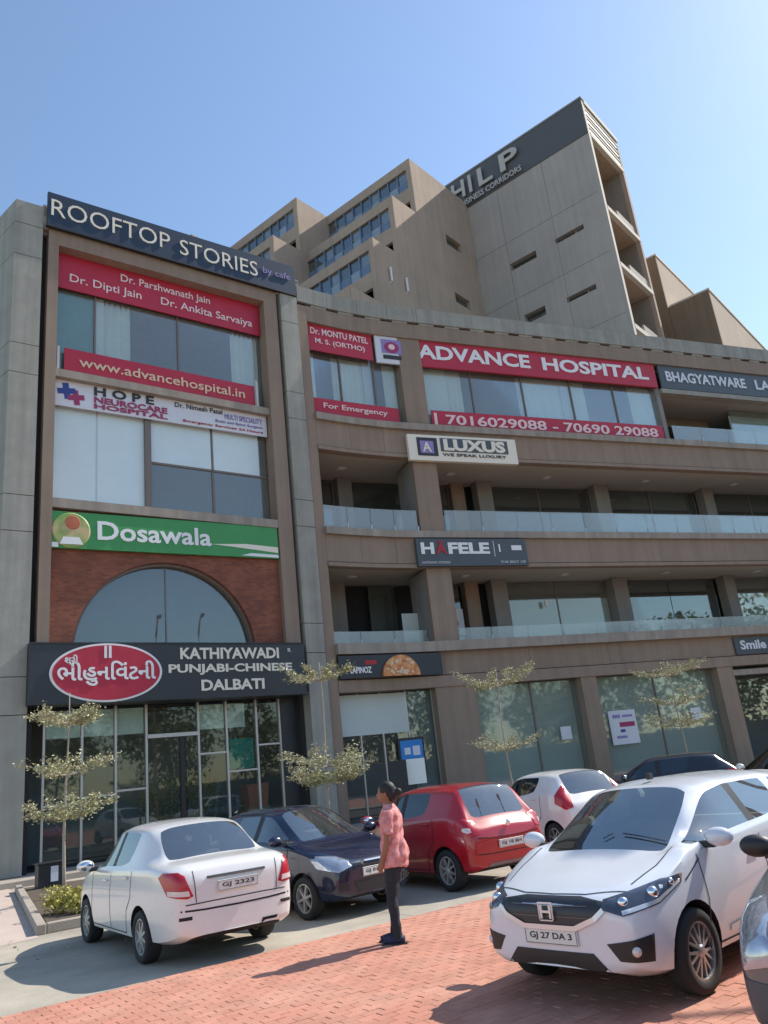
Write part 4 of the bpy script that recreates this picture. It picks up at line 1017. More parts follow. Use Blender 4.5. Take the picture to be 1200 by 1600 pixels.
def split_islands(me, name, m, parent, smooth=False):
    n = len(me.vertices); par = list(range(n))
    def find(a):
        while par[a] != a: par[a] = par[par[a]]; a = par[a]
        return a
    for e in me.edges:
        a, b = find(e.vertices[0]), find(e.vertices[1])
        if a != b: par[a] = b
    gr = {}
    for p in me.polygons: gr.setdefault(find(p.vertices[0]), []).append(p)
    for ps in gr.values():
        used = {}; v2 = []; f2 = []
        for p in ps:
            f = []
            for vi in p.vertices:
                if vi not in used: used[vi] = len(v2); v2.append(tuple(me.vertices[vi].co))
                f.append(used[vi])
            f2.append(f)
        m2 = bpy.data.meshes.new(name); m2.from_pydata(v2, [], f2); m2.update(); link(name, m2, m, parent, smooth)
def make_wheel(parent, x, y, sp, side):
    r = sp['wr']; w = 0.19; s = side
    wh = empty('wheel', (x, y, r)); wh.parent = parent; wh['kind_hint'] = 'part'; del wh['kind_hint']
    g = G(); hw = w / 2
    g.lathe_y([(r * 0.66, -hw * .8), (r * 0.72, -hw), (r * 0.93, -hw), (r * 0.985, -hw * .75), (r, -hw * .4), (r, hw * .4), (r * .985, hw * .75), (r * .93, hw), (r * .72, hw), (r * .66, hw * .8), (r * .66, -hw * .8)], 36)
    g.build('tyre', 'rubber', wh, smooth=True)
    rr = r * 0.68; g = G(); fy = s * hw * 0.78
    ring = [(rr, fy + s * .01), (rr * 0.93, fy + s * .012), (rr * .90, fy - s * .03), (rr * .90, -s * hw * .8), (rr, -s * hw * .8), (rr, fy + s * .01)]
    g.lathe_y(ring, 36)
    ns = sp.get('spokes', 5)
    for k in range(ns):
        t = 2 * math.pi * k / ns + 0.3; c, q = math.cos(t), math.sin(t); px, pz = -q, c
        for dd in ((-.5, .5) if sp.get('split') else (0,)):
            a0 = .16 * rr; wid0 = rr * sp.get('sw', .16); wid1 = rr * sp.get('sw', .16) * .7; o0 = dd * rr * .16; o1 = dd * rr * .42
            pts = [(a0, o0 - wid0 / 2), (rr * .93, o1 - wid1 / 2), (rr * .93, o1 + wid1 / 2), (a0, o0 + wid0 / 2)]
            vs = [(c * a + px * b, fy + s * .012 - s * 0.018 * (a / rr), q * a + pz * b) for a, b in pts] + [(c * a + px * b, fy - s * .035, q * a + pz * b) for a, b in pts]
            g.add(vs, [(0, 1, 2, 3), (7, 6, 5, 4), (0, 4, 5, 1), (1, 5, 6, 2), (2, 6, 7, 3), (3, 7, 4, 0)])
    g.lathe_y([(0, fy + s * .022), (rr * .16, fy + s * .02), (rr * .24, fy + s * .005), (rr * .24, fy - s * .04), (0, fy - s * .04)], 20)
    g.build('rim', sp.get('rimmat', 'rim'), wh)
    g = G(); g.lathe_y([(0, -s * .02), (rr * .9, -s * .02), (rr * .9, -s * .04), (0, -s * .04)], 24); g.build('brake_disc', 'seam', wh)
    return wh

def make_car(sp, pos, heading, label, paint, name='parked_car', group='parked cars'):
    o = empty(name, (pos[0], pos[1], 0), heading, label, 'car', group)
    parts, bvh = car_body(sp)
    W, WB = sp['w'] / 2, sp['wb']
    gm = sp.get('glass', 'car_glass')
    for nm, me in parts.items():
        if nm == 'body': b = link('body', me, paint, o, True)
        elif nm == 'wheel_well': split_islands(me, 'wheel_well', 'under', o)
        elif nm.startswith('sw_') or nm.startswith('pillar'): split_islands(me, 'side_window' if nm[0] == 's' else 'door_pillar', gm if nm[0] == 's' else 'black_plastic', o, True)
        elif nm == 'under': link('underbody', me, 'under', o)
        elif nm.startswith('pillar'): link('door_pillar', me, 'black_plastic', o, True)
        elif nm == 'windshield': link('windshield', me, gm, o, True)
        elif nm == 'rear_window': link('rear_window', me, sp.get('rglass', gm), o, True)
        else: link('side_window', me, gm, o, True)
    ar = W - 0.10
    for x in (WB / 2, -WB / 2):
        for s in (1, -1): make_wheel(o, x, s * (ar - .01), sp, s)
    # cabin floor, dashboard and seats seen through the glass
    zf = 0.42; fx = sp['seatx']
    G().box(fx - 1.45, fx + 1.0, -W + .14, W - .14, zf - .06, zf).build('cabin_floor', 'under', o)
    G().box(fx + .72, fx + 1.02, -W + .16, W - .16, zf, sp['beltz'] - .04).build('dashboard', 'trim', o, bevel=.03)
    sm = sp.get('seatm', 'trim')
    for s in (1, -1):
        g = G(); g.box(fx - .25, fx + .3, s * .36 - .25, s * .36 + .25, zf, zf + .2); g.box(fx - .38, fx - .24, s * .36 - .24, s * .36 + .24, zf + .1, sp['beltz'] + .12)
        st = g.build('seat', sm, o, bevel=.03)
        G().box(fx - .38, fx - .28, s * .36 - .12, s * .36 + .12, sp['beltz'] + .15, sp['beltz'] + .33).build('headrest', sm, st, bevel=.03)
    g = G(); g.box(fx - 1.2, fx - .7, -.58, .58, zf, zf + .2); g.box(fx - 1.34, fx - 1.18, -.58, .58, zf + .1, sp['beltz'] + .05); g.build('rear_seat', sm, o, bevel=.03)
    g = G(); pts = [(fx + .62 + .06 * math.sin(t), -.36 + .18 * math.cos(t), sp['beltz'] - .02 + .18 * math.sin(t)) for t in [6.2832 * k / 16 for k in range(17)]]
    g.tube(pts, .014, 6); g.build('steering_wheel', 'black_plastic', o)
    # panel gaps, handles, mirrors
    for s in (1, -1):
        d = side_dir(s)
        for line in sp['seams']:
            ribbon(bvh, [(x, 0, z) for x, z in line], d, .012, 'seam', 'panel_gap', o)
        for x, z in sp['handles']:
            h = bvh.ray_cast(Vector((x, s * 3, z)), Vector((0, -s, 0)), 6)
            if h[0]:
                G().box(x - .09, x + .09, h[0].y + s * .012, h[0].y + s * .035, z - .014, z + .014).build('door_handle', sp.get('handlem', paint), o, bevel=.006)
        if 'mirror' in sp:
            x, z = sp['mirror']; y = s * (W + .10)
            g = G(); g.ball((x, y, z), (.075, .12, .075), 16, 10); mr = g.build('mirror', sp.get('mirrorm', paint), o, smooth=True)
            G().box(x - .05, x + .03, y - .17 if s > 0 else y + .05, y - .05 if s > 0 else y + .17, z - .08, z - .03).build('mirror_arm', 'black_plastic', mr)
            g = G(); g.ball((x - .045, y, z), (.04, .10, .06), 12, 8); g.build('mirror_glass', 'chrome', mr, smooth=True)
        if 'side_strip' in sp: ribbon(bvh, [(x, 0, z) for x, z in sp['side_strip']], d, .05, sp.get('stripm', paint), 'side_moulding', o, off=.012)
    return o, bvh

def plate(o, x, y, z, s, txt='', w=.50, h=.115, front=True, tilt=0.0):
    pl = G().box(0, w, 0, .012, 0, h).build('number_plate', 'plate', o, bevel=.003)
    pl.location = (x, y, z)
    pl.rotation_euler = (tilt, 0, R(90) if front else R(-90))
    e = G(); 
    for a, b, c, d in ((0.006, w - .006, .006, .010), (0.006, w - .006, h - .010, h - .006), (.006, .010, .010, h - .010), (w - .010, w - .006, .010, h - .010)): e.box(a, b, -.002, -.0005, c, d)
    e.build('plate_border', 'black_ink', pl)
    if txt: text('lettering', txt, 'black_ink', pl, .05, w - .05, .028, h - .028, y=-.0005, depth=.002, bold=.02)
    return pl

COMMON_SIDE = {('A2', 'B0'): 'sw_front', ('B1', 'C0'): 'sw_rear', ('B0', 'B1'): 'pillar'}
def hatch(L, W, H, wb, fo, nose_h=.62, hood=.92, cowl=(0.98, 1.0), roofx=.35, roofend=-1.45, belt=(.90, .98), tail=1.02, wroof=1.12, zb=.19, rear_x=None, wr=.29, arch=.35, sedan=False, cx=None, trunk=1.0, **kw):
    """stations and section tables for a small car; x forward, origin midway between the axles"""
    f = wb / 2 + fo; r = f - L
    sp = dict(w=W, wb=wb, wroof=wroof, wr=wr, arch=arch)
    cwx, cwz = cowl
    B = kw.get('bx', 0.02); C = kw.get('cxp', -.86); 
    if sedan:
        re0, re1 = roofend, kw['deckx']       # rear window from roof end down to the deck
        st = [(f, 'n'), (f - .07, 'n1'), (f - .25, 'n2'), (f - .55, 'n3'), (cwx + .12, 'h'), (cwx, 'A0'), (cwx - .14, 'A1'), ((cwx * .55 + roofx * .45), 'A2'), (roofx, 'R0'), (roofx - .12, 'R1'),
              (B + .05, 'B0'), (B - .05, 'B1'), (C + .12, 'C0'), (C, 'C1'), (re0, 'R2'), ((re0 + re1) / 2, 'R3'), (re1, 'D0'), (re1 - .12, 'D1'), (r + .22, 'D2'), (r + .07, 't1'), (r, 't')]
        top = [(f, nose_h - .05), (f - .07, nose_h), (f - .25, nose_h + .08), (f - .55, hood - .06), (cwx + .12, hood), (cwx, cwz), (roofx, H - .045), (roofx - .35, H), (C + .1, H - .015), (re0, H - .06), (re1, trunk + .01), (re1 - .12, trunk), (r + .22, trunk - .02), (r + .07, trunk - .07), (r, trunk - .22)]
        bl = [(f, nose_h - .15), (f - .25, nose_h - .06), (f - .55, hood - .13), (cwx, belt[0]), (re1, belt[1]), (r + .1, trunk - .10), (r, trunk - .30)]
        cab = [(cwx + .01, 0), (cwx, .03), (roofx, 1), (re0, 1), (re1, .06), (re1 - .01, 0)]
        plan = [(f, .62), (f - .07, .82), (f - .25, .93), (f - .6, .985), (0.2, 1.0), (-wb / 2, 1.0), (r + .3, .95), (r + .08, .86), (r, .74)]
    else:
        re0, re1 = roofend, r + kw.get('tailin', .18)
        st = [(f, 'n'), (f - .07, 'n1'), (f - .25, 'n2'), (f - .5, 'n3'), (cwx + .10, 'h'), (cwx, 'A0'), (cwx - .14, 'A1'), ((cwx * .55 + roofx * .45), 'A2'), (roofx, 'R0'), (roofx - .12, 'R1'),
              (B + .05, 'B0'), (B - .05, 'B1'), (C + .12, 'C0'), (C, 'C1'), (re0, 'R2'), (re0 - .06, 'R3'), (re1, 'D0'), (re1 - .05, 'D1'), (r + .04, 't1'), (r, 't')]
        top = [(f, nose_h - .05), (f - .07, nose_h), (f - .25, nose_h + .08), (f - .5, hood - .06), (cwx + .10, hood), (cwx, cwz), (roofx, H - .05), (roofx - .4, H), (C, H - .01), (re0, H - .05), (re0 - .06, H - .09), (re1, tail), (re1 - .05, tail - .06), (r + .04, tail - .16), (r, tail - .30)]
        bl = [(f, nose_h - .15), (f - .25, nose_h - .06), (f - .5, hood - .12), (cwx, belt[0]), (re0, belt[1]), (re1, tail - .05), (r, tail - .36)]
        cab = [(cwx + .01, 0), (cwx, .03), (roofx, 1), (re0 - .06, 1), (re1, .35), (re1 - .04, 0.05), (re1 - .06, 0)]
        plan = [(f, .62), (f - .07, .82), (f - .25, .93), (f - .6, .985), (0.2, 1.0), (-wb / 2, 1.0), (r + .3, .965), (r + .08, .90), (r, .78)]
    st.sort(key=lambda q: -q[0])
    sp['st'] = st; sp['top'] = sorted(top, key=lambda q: -q[0]); sp['belt'] = bl; sp['cab'] = cab; sp['plan'] = plan
    sp['zb'] = [(f, zb + .10), (f - .25, zb + .02), (f - .5, zb), (r + .5, zb + .02), (r + .2, zb + .06), (r, zb + .14)]
    names = [q[1] for q in st]; pt = {}; ps = {}
    def rng(a, b): i, j = names.index(a), names.index(b); return [(names[k], names[k + 1]) for k in range(i, j)]
    for k in rng('A0', 'R0'): pt[k] = 'windshield'
    for k in (rng('R2', 'D0')): pt[k] = 'rear_window'
    for k in rng('A1', 'B0'): ps[k] = 'sw_front'
    ps[('B0', 'B1')] = 'pillar'
    for k in rng('B1', 'C0'): ps[k] = 'sw_rear'
    if kw.get('quarter'): 
        for k in rng('C1', 'R2'): ps[k] = 'sw_quarter'
    sp['panes'] = dict(top=pt, side=ps)
    sp['f'] = f; sp['r'] = r; sp['beltz'] = belt[0]; sp['seatx'] = kw.get('seatx', .05)
    sp['seams'] = [[(cwx - .12, belt[0] - .02), (cwx - .14, .62), (cwx - .06, zb + .10)], [(B, belt[0] - .01), (B, zb + .10)],
                   [(C - .05, belt[1] - .02), (C - .06, .70), (C + .10, zb + .36), (C + .16, zb + .10)], [(cwx - .06, zb + .10), (C + .16, zb + .10)]]
    sp['handles'] = [(B + .18, belt[0] - .09), (C + .14, belt[1] - .10)]
    sp['mirror'] = (cwx - .22, belt[0] + .10)
    sp.update({k: v for k, v in kw.items() if k in ('glass', 'rglass', 'rimmat', 'spokes', 'split', 'sw', 'seatm', 'handlem', 'mirrorm', 'stripm', 'side_strip', 'mirror', 'handles')})
    return sp
def sym(pts): return [(-a, z) for a, z in reversed(pts)]

# -- pearl-white hatchback nearest the camera, facing left
sp = hatch(3.92, 1.694, 1.505, 2.53, .75, nose_h=.77, hood=.97, cowl=(1.16, 1.01), roofx=.36, roofend=-1.42, belt=(.98, 1.08), tail=1.08, wroof=1.14, wr=.30, arch=.355, bx=-.12, cxp=-1.02,
           spokes=7, split=True, sw=.12, quarter=True, seatm='trim_light', mirror=(.86, 1.06), seatx=-.02)
sp['seams'].append([(1.02, .92), (1.30, .80)])
sp['side_strip'] = [(.75, .36), (-.85, .42)]
car, bv = make_car(sp, (2.38, 8.33), R(-136), 'large pearl-white hatchback at the right, facing left with dark grille and chrome badge', 'paint_pearl')
f = sp['f']
FD = (-1, 0, 0)          # looking at the nose; a runs to the viewer's right = +y of the car
poly_patch(bv, [(-.50, .745), (-.44, .66), (-.24, .575), (.24, .575), (.44, .66), (.50, .745), (.26, .775), (-.26, .775)], FD, 'black_sign', 'grille', car, off=.010)
def strip(pts, d, w, m, nm, off=.016, par=None, b=None):
    return ribbon(b or bv, [(0, a, z) for a, z in pts], d, w, m, nm, par or car, off=off)
strip([(-.50, .70), (-.42, .635), (-.24, .565), (.24, .565), (.42, .635), (.50, .70)], FD, .036, 'bright', 'grille_trim', off=.024)
for zz_ in (.64, .72): strip([(-.36, zz_), (.36, zz_)], FD, .006, 'trim', 'grille_slat', off=.014)
for s in (1, -1):
    dd = Vector((-1.0, -s * .55, 0)).normalized()
    right = dd.cross(Vector((0, 0, 1)))
    def P(x, y, z): return (Vector((x, y, z)).dot(right), z)
    hl_ = [P(f - .13, s * .42, .70), P(f - .20, s * .56, .655), P(f - .36, s * .78, .70), P(f - .62, s * .84, .80), P(f - .66, s * .84, .86), P(f - .46, s * .76, .85), P(f - .26, s * .60, .80), P(f - .14, s * .44, .76)]
    if s < 0: hl_ = hl_[::-1]
    hp = poly_patch(bv, hl_, dd, 'housing', 'headlight', car, off=.012)
    for qx, qy, qz, qr in ((f - .22, .56, .735, .05), (f - .38, .72, .775, .055), (f - .52, .80, .82, .035)):
        q = bv.ray_cast(Vector((qx, s * qy, qz)) - dd * 3, dd, 6)
        if q[0]: gg = G(); gg.ball(q[0] + dd * .012, qr * .85, 14, 10); gg.build('reflector', 'chrome', hp, smooth=True)
    lo = [P(f - .20, s * .56, .665), P(f - .36, s * .78, .71), P(f - .60, s * .84, .805), P(f - .60, s * .84, .825), P(f - .36, s * .78, .735), P(f - .19, s * .56, .69)]
    if s < 0: lo = lo[::-1]
    poly_patch(bv, lo, dd, 'bright', 'light_strip', hp, off=.022)
    fl = [P(f - .10, s * .44, .47), P(f - .12, s * .52, .36), P(f - .26, s * .72, .34), P(f - .28, s * .74, .52)]
    if s < 0: fl = fl[::-1]
    fo_ = poly_patch(bv, fl, dd, 'black_plastic', 'fog_lamp', car, off=.008)
    q = bv.ray_cast(Vector((f - .2, s * .62, .42)) - dd * 3, dd, 6)
    if q[0]: g = G(); g.ball(q[0] + dd * .012, .038, 12, 8); g.build('bulb', 'lens_white', fo_, smooth=True)
poly_patch(bv, [(-.36, .40), (-.50, .26), (.50, .26), (.36, .40)], FD, 'black_plastic', 'lower_intake', car, off=.008)
h = bv.ray_cast(Vector((5, 0, .68)), Vector((-1, 0, 0)), 9)
bx = h[0].x + .025
g = G()
for a0, a1 in ((-.052, -.034), (.034, .052)): g.box(bx, bx + .012, a0, a1, .628, .722)
g.box(bx, bx + .012, -.0335, .0335, .668, .684); em = g.build('badge', 'bright', car)
g = G()
for a, b, c, d in ((-.068, .068, .735, .743), (-.060, .060, .610, .618), (-.068, -.060, .6185, .7345), (.060, .068, .6185, .7345)): g.box(bx, bx + .01, a, b, c, d)
g.build('badge_rim', 'bright', em)
plate(car, f + .012, -.25, .44, 1, 'GJ 27 DA 3')
for s in (1, -1): ribbon(bv, [(1.0, s * .05 + .1, 1.04), (1.06, s * .3 + .28, 1.0)], (0, 0, -1), .015, 'black_plastic', 'wiper', car, off=.02)
ribbon(bv, [(f - .22, -.62, .8), (f - .12, -.3, .8), (f - .10, 0, .8), (f - .12, .3, .8), (f - .22, .62, .8)], (0, 0, -1), .010, 'seam', 'bonnet_gap', car)
for s in (1, -1): ribbon(bv, [(f - .30, s * .60, .9), (f - .6, s * .66, .9), (1.12, s * .66, .9)], (0, 0, -1), .010, 'seam', 'bonnet_gap', car)
G().box(.1, .16, -.02, .02, 1.50, 1.56).build('aerial_base', 'black_plastic', car)

# -- white saloon seen from behind at the left
sp = hatch(4.16, 1.69, 1.53, 2.39, .76, nose_h=.72, hood=.98, cowl=(.98, 1.03), roofx=.30, roofend=-1.02, belt=(.95, 1.02), wroof=1.16, wr=.29, arch=.345, sedan=True, deckx=-1.56, trunk=1.10, bx=-.02, cxp=-.82,
           rimmat='hub', spokes=8, sw=.2, mirror=(.78, 1.03))
sp['glass'] = 'car_glass'
car, bv = make_car(sp, (-3.47, 11.85), R(126), 'white four-door saloon seen from behind at the left, red tail lights', 'paint_white')
r = sp['r']; RD = (1, 0, 0)     # looking at the tail from behind; a runs to viewer's right = -y
for s in (1, -1):
    dd = Vector((1.0, -s * .65, 0)).normalized(); right = dd.cross(Vector((0, 0, 1)))
    def P(x, y, z): return (Vector((x, y, z)).dot(right), z)
    tl = [P(r + .06, s * .50, .74), P(r + .02, s * .60, .72), P(r + .16, s * .80, .76), P(r + .36, s * .84, .95), P(r + .30, s * .80, 1.00), P(r + .14, s * .66, 1.00), P(r + .08, s * .60, .96)]
    if s > 0: tl = tl[::-1]
    t_ = poly_patch(bv, tl, dd, 'tail', 'tail_light', car, off=.014)
    wl = [P(r + .06, s * .54, .745), P(r + .16, s * .79, .765), P(r + .18, s * .79, .815), P(r + .07, s * .55, .80)]
    if s > 0: wl = wl[::-1]
    poly_patch(bv, wl, dd, 'lens_white', 'reversing_lamp', t_ or car, off=.022)
    poly_patch(bv, [(-s * .62 - .07, .50), (-s * .62 + .07, .50), (-s * .62 + .07, .535), (-s * .62 - .07, .535)], RD, 'seam' if s > 0 else 'black_plastic', 'bumper_slot', car, off=.006)
strip([(-.62, .655), (-.3, .66), (.3, .66), (.62, .655)], RD, .012, 'seam', 'boot_gap', off=.004)
strip([(-.52, 1.0), (-.50, .67)], RD, .010, 'seam', 'boot_gap', off=.004); strip([(.52, 1.0), (.50, .67)], RD, .010, 'seam', 'boot_gap', off=.004)
poly_patch(bv, [(-.36, .90), (.36, .90), (.36, .925), (-.36, .925)], RD, 'black_ink', 'boot_trim', car, off=.02)
poly_patch(bv, [(.26, .28), (.5, .30), (.5, .38), (.30, .38)], RD, 'under', 'exhaust_cutout', car, off=.006)
h = bv.ray_cast(Vector((-6, 0, .80)), Vector((1, 0, 0)), 9)
plate(car, h[0].x - .03, .25, .745, 1, 'GJ 2323', front=False)
strip([(-.74, .60), (-.4, .585), (0, .58), (.4, .585), (.74, .60)], RD, .02, 'seam', 'bumper_crease', off=.002)

# -- navy small hatchback facing the camera
sp = hatch(3.60, 1.60, 1.48, 2.36, .70, nose_h=.74, hood=.96, cowl=(.95, 1.02), roofx=.22, roofend=-1.25, belt=(.94, 1.02), tail=1.05, wroof=1.06, wr=.28, arch=.335, bx=-.08, cxp=-.86, spokes=6, sw=.2, rimmat='hub', glass='car_glass', mirrorm='paint_navy')
car, bv = make_car(sp, (-1.93, 13.55), R(-47.5), 'navy blue hatchback facing the camera, beside the white saloon', 'paint_navy')
f = sp['f']
for s in (1, -1):
    dd = Vector((-1.0, -s * .7, 0)).normalized(); right = dd.cross(Vector((0, 0, 1)))
    def P(x, y, z): return (Vector((x, y, z)).dot(right), z)
    hl_ = [P(f - .09, s * .36, .66), P(f - .16, s * .54, .60), P(f - .38, s * .76, .66), P(f - .50, s * .78, .78), P(f - .40, s * .74, .82), P(f - .20, s * .56, .80), P(f - .10, s * .40, .73)]
    if s < 0: hl_ = hl_[::-1]
    poly_patch(bv, hl_, dd, 'lens', 'headlight', car, off=.012)
    poly_patch(bv, [(s * .56 - .08, .36), (s * .56 + .08, .36), (s * .56 + .06, .45), (s * .56 - .06, .45)], FD, 'black_plastic', 'fog_lamp', car, off=.007)
poly_patch(bv, [(-.28, .68), (-.22, .62), (.22, .62), (.28, .68), (.2, .72), (-.2, .72)], FD, 'black_plastic', 'grille', car, off=.01)
poly_patch(bv, [(-.40, .47), (-.34, .32), (.34, .32), (.40, .47)], FD, 'black_plastic', 'lower_intake', car, off=.008)
strip([(-.2, .70), (.2, .70)], FD, .018, 'chrome', 'grille_trim', off=.02)
plate(car, f + .012, -.25, .50, 1, 'GJ 01 HK')
ribbon(bv, [(f - .18, -.6, .8), (f - .10, -.3, .8), (f - .08, 0, .8), (f - .10, .3, .8), (f - .18, .6, .8)], (0, 0, -1), .010, 'seam', 'bonnet_gap', car)

# -- red hatchback seen from behind
sp = hatch(3.80, 1.68, 1.53, 2.43, .75, nose_h=.74, hood=.98, cowl=(1.0, 1.03), roofx=.28, roofend=-1.32, belt=(.96, 1.06), tail=1.02, wroof=1.16, wr=.30, arch=.35, bx=-.04, cxp=-.90, spokes=8, sw=.14, rimmat='hub', glass='car_glass_dark', rglass='car_glass')
car, bv = make_car(sp, (.33, 14.75), R(125), 'bright red rounded hatchback seen from behind, behind the person', 'paint_red')
r = sp['r']
def rear_details(car, bv, sp, tl_pts, platez, label_plate='', plate_w=.50, white=True):
    r = sp['r']
    for s in (1, -1):
        dd = Vector((1.0, -s * .8, 0)).normalized(); right = dd.cross(Vector((0, 0, 1)))
        pp = [(Vector((r + a, s * b, 0)).dot(right), z) for a, b, z in tl_pts]
        if s > 0: pp = pp[::-1]
        t_ = poly_patch(bv, pp, dd, 'tail', 'tail_light', car, off=.014)
        if white and t_:
            cx_ = sum(p[0] for p in pp) / len(pp); cz_ = sum(p[1] for p in pp) / len(pp)
            poly_patch(bv, [(cx_ + (p[0] - cx_) * .4, cz_ + (p[1] - cz_) * .3 - .04) for p in pp], dd, 'lens_white', 'reversing_lamp', t_, off=.022)
    h = bv.ray_cast(Vector((-6, 0, platez + .05)), Vector((1, 0, 0)), 9)
    if h[0]: plate(car, h[0].x - .025, plate_w / 2, platez, 1, label_plate, w=plate_w, front=False)
rear_details(car, bv, sp, [(.04, .56, .80), (.10, .72, .76), (.30, .82, .86), (.34, .80, 1.00), (.20, .72, 1.03), (.08, .60, .98)], .56, 'GJ 18 BH')
strip([(-.62, .74), (-.3, .71), (.3, .71), (.62, .74)], RD, .012, 'seam', 'hatch_gap', off=.004)
strip([(-.72, .52), (-.4, .50), (.4, .50), (.72, .52)], RD, .014, 'seam', 'bumper_crease', off=.002)
poly_patch(bv, [(-.5, .30), (.5, .30), (.46, .37), (-.46, .37)], RD, 'paint_silver', 'bumper_insert', car, off=.008)
g = G(); g.ball((r + .01, 0, .90), (.02, .05, .05), 12, 8); g.build('badge', 'chrome', car)

# -- white compact hatchback behind the red one
sp = hatch(3.61, 1.68, 1.50, 2.345, .75, nose_h=.74, hood=.97, cowl=(1.0, 1.02), roofx=.30, roofend=-1.15, belt=(.95, 1.10), tail=1.06, wroof=1.14, wr=.29, arch=.34, bx=0.0, cxp=-.80, spokes=7, sw=.14, glass='car_glass_dark', rglass='car_glass')
car, bv = make_car(sp, (2.78, 17.70), R(115), 'white compact hatchback with tall triangular red lamps, behind the red car', 'paint_white')
rear_details(car, bv, sp, [(.05, .60, .84), (.12, .74, .80), (.34, .82, .92), (.36, .79, 1.06), (.22, .68, 1.26), (.14, .62, 1.10)], .60, '', white=False)
# -- dark car behind it and a white car at the right edge
sp = hatch(3.99, 1.72, 1.50, 2.49, .78, nose_h=.76, hood=.98, cowl=(1.0, 1.02), roofx=.25, roofend=-1.35, belt=(.98, 1.06), tail=1.08, wroof=1.16, wr=.30, arch=.35, bx=-.02, cxp=-.9, glass='car_glass_dark', mirrorm='paint_black')
car, bv = make_car(sp, (6.15, 21.2), R(160), 'dark blue-black car mostly hidden behind the roof of the large white hatchback', 'paint_black')
rear_details(car, bv, sp, [(.05, .60, .84), (.12, .74, .80), (.34, .82, .92), (.36, .79, 1.06), (.22, .68, 1.06), (.14, .62, 1.04)], .60, '')
sp = hatch(3.76, 1.67, 1.53, 2.42, .72, nose_h=.76, hood=.99, cowl=(1.0, 1.03), roofx=.25, roofend=-1.35, belt=(.98, 1.04), tail=1.06, wroof=1.16, wr=.29, arch=.345, bx=-.02, cxp=-.9, glass='car_glass_dark')
car, bv = make_car(sp, (8.45, 18.7), R(-168), 'white car at the right edge, only its roof and bonnet showing over the large hatchback', 'paint_white')
# -- silver car cut by the right edge of the picture
sp = hatch(3.99, 1.70, 1.50, 2.43, .80, nose_h=.80, hood=.98, cowl=(1.02, 1.03), roofx=.25, roofend=-1.35, belt=(.98, 1.04), tail=1.06, wroof=1.16, wr=.30, arch=.355, bx=-.02, cxp=-.9, mirrorm='black_plastic', spokes=6)
car, bv = make_car(sp, SILVER[:2], R(SILVER[2]), 'dark grey car cut off by the right edge, one headlight and dark bumper showing', 'paint_silver')
f = sp['f']
for s in (1, -1):
    dd = Vector((-1.0, -s * .6, 0)).normalized(); right = dd.cross(Vector((0, 0, 1)))
    def P(x, y, z): return (Vector((x, y, z)).dot(right), z)
    hl_ = [P(f - .10, s * .46, .62), P(f - .18, s * .62, .58), P(f - .40, s * .80, .66), P(f - .50, s * .81, .84), P(f - .36, s * .74, .90), P(f - .18, s * .58, .84), P(f - .10, s * .46, .74)]
    if s < 0: hl_ = hl_[::-1]
    poly_patch(bv, hl_, dd, 'lens', 'headlight', car, off=.012)
    lb = [P(f - .06, s * .02, .52), P(f - .08, s * .4, .52), P(f - .2, s * .68, .54), P(f - .4, s * .83, .56), P(f - .4, s * .83, .34), P(f - .12, s * .5, .30), P(f - .06, s * .02, .30)]
    if s < 0: lb = lb[::-1]
    poly_patch(bv, lb, dd, 'grey_sign', 'lower_bumper', car, off=.010)
poly_patch(bv, [(-.42, .74), (-.36, .60), (.36, .60), (.42, .74)], FD, 'black_plastic', 'grille', car, off=.01)
plate(car, f + .03, -.25, .42, 1, '')
# ------------------------------------------------------------------ planting bed, kerb, shrubs
K1 = Vector((-5.95, 13.6))
def kq(a, b): p = K1 + KD * a + KN * b; return (p.x, p.y)
bed = tag(G().hprism([kq(0.1, 0.1), kq(26, 0.1), kq(26, 4.6), kq(4.0, 7.6), (-9.95, 20.9)], 0.0, 0.07).build('planting_bed', 'soil'), kind='structure')
kb = empty('bed_kerb', (K1.x, K1.y, 0), 0, 'low concrete kerb round the planting bed in front of the shops', 'kerb')
def kerb_run(p, q, n, w=.15, h=.15):
    p, q = Vector(p), Vector(q); d = (q - p) / n; u = d.normalized(); v = Vector((-u.y, u.x)) * w
    for i in range(n):
        a = p + d * i + u * .006; b = p + d * (i + 1) - u * .006; o = Vector((K1.x, K1.y))
        g = G(); g.hprism([tuple(a - o), tuple(b - o), tuple(b + v - o), tuple(a + v - o)], 0, h); g.build('kerbstone', 'kerb', kb, bevel=.012)
kerb_run(kq(0, 0), kq(26, 0), 26); kerb_run((-10.0, 21.0), kq(-.16, 0), 9)
def leaves(name, m, parent, pts, size, seed=1, flat=0.0, kind='stuff'):
    r = random.Random(seed); vs = []; fs = []
    for p in pts:
        s = size * r.uniform(.6, 1.3); a = Vector((r.gauss(0, 1), r.gauss(0, 1), r.gauss(0, 1) * (1 - flat))).normalized()
        b = a.cross(Vector((r.gauss(0, 1), r.gauss(0, 1), r.gauss(0, 1)))).normalized()
        c = Vector(p); i = len(vs)
        vs += [tuple(c - a * s), tuple(c + b * s * .5), tuple(c + a * s), tuple(c - b * s * .5)]; fs.append((i, i + 1, i + 2, i + 3))
    g = G(); g.v = vs; g.f = fs; me = bpy.data.meshes.new(name); me.from_pydata(vs, [], fs)
    o = link(name, me, m, parent)
    if kind: o['kind'] = kind
    return o
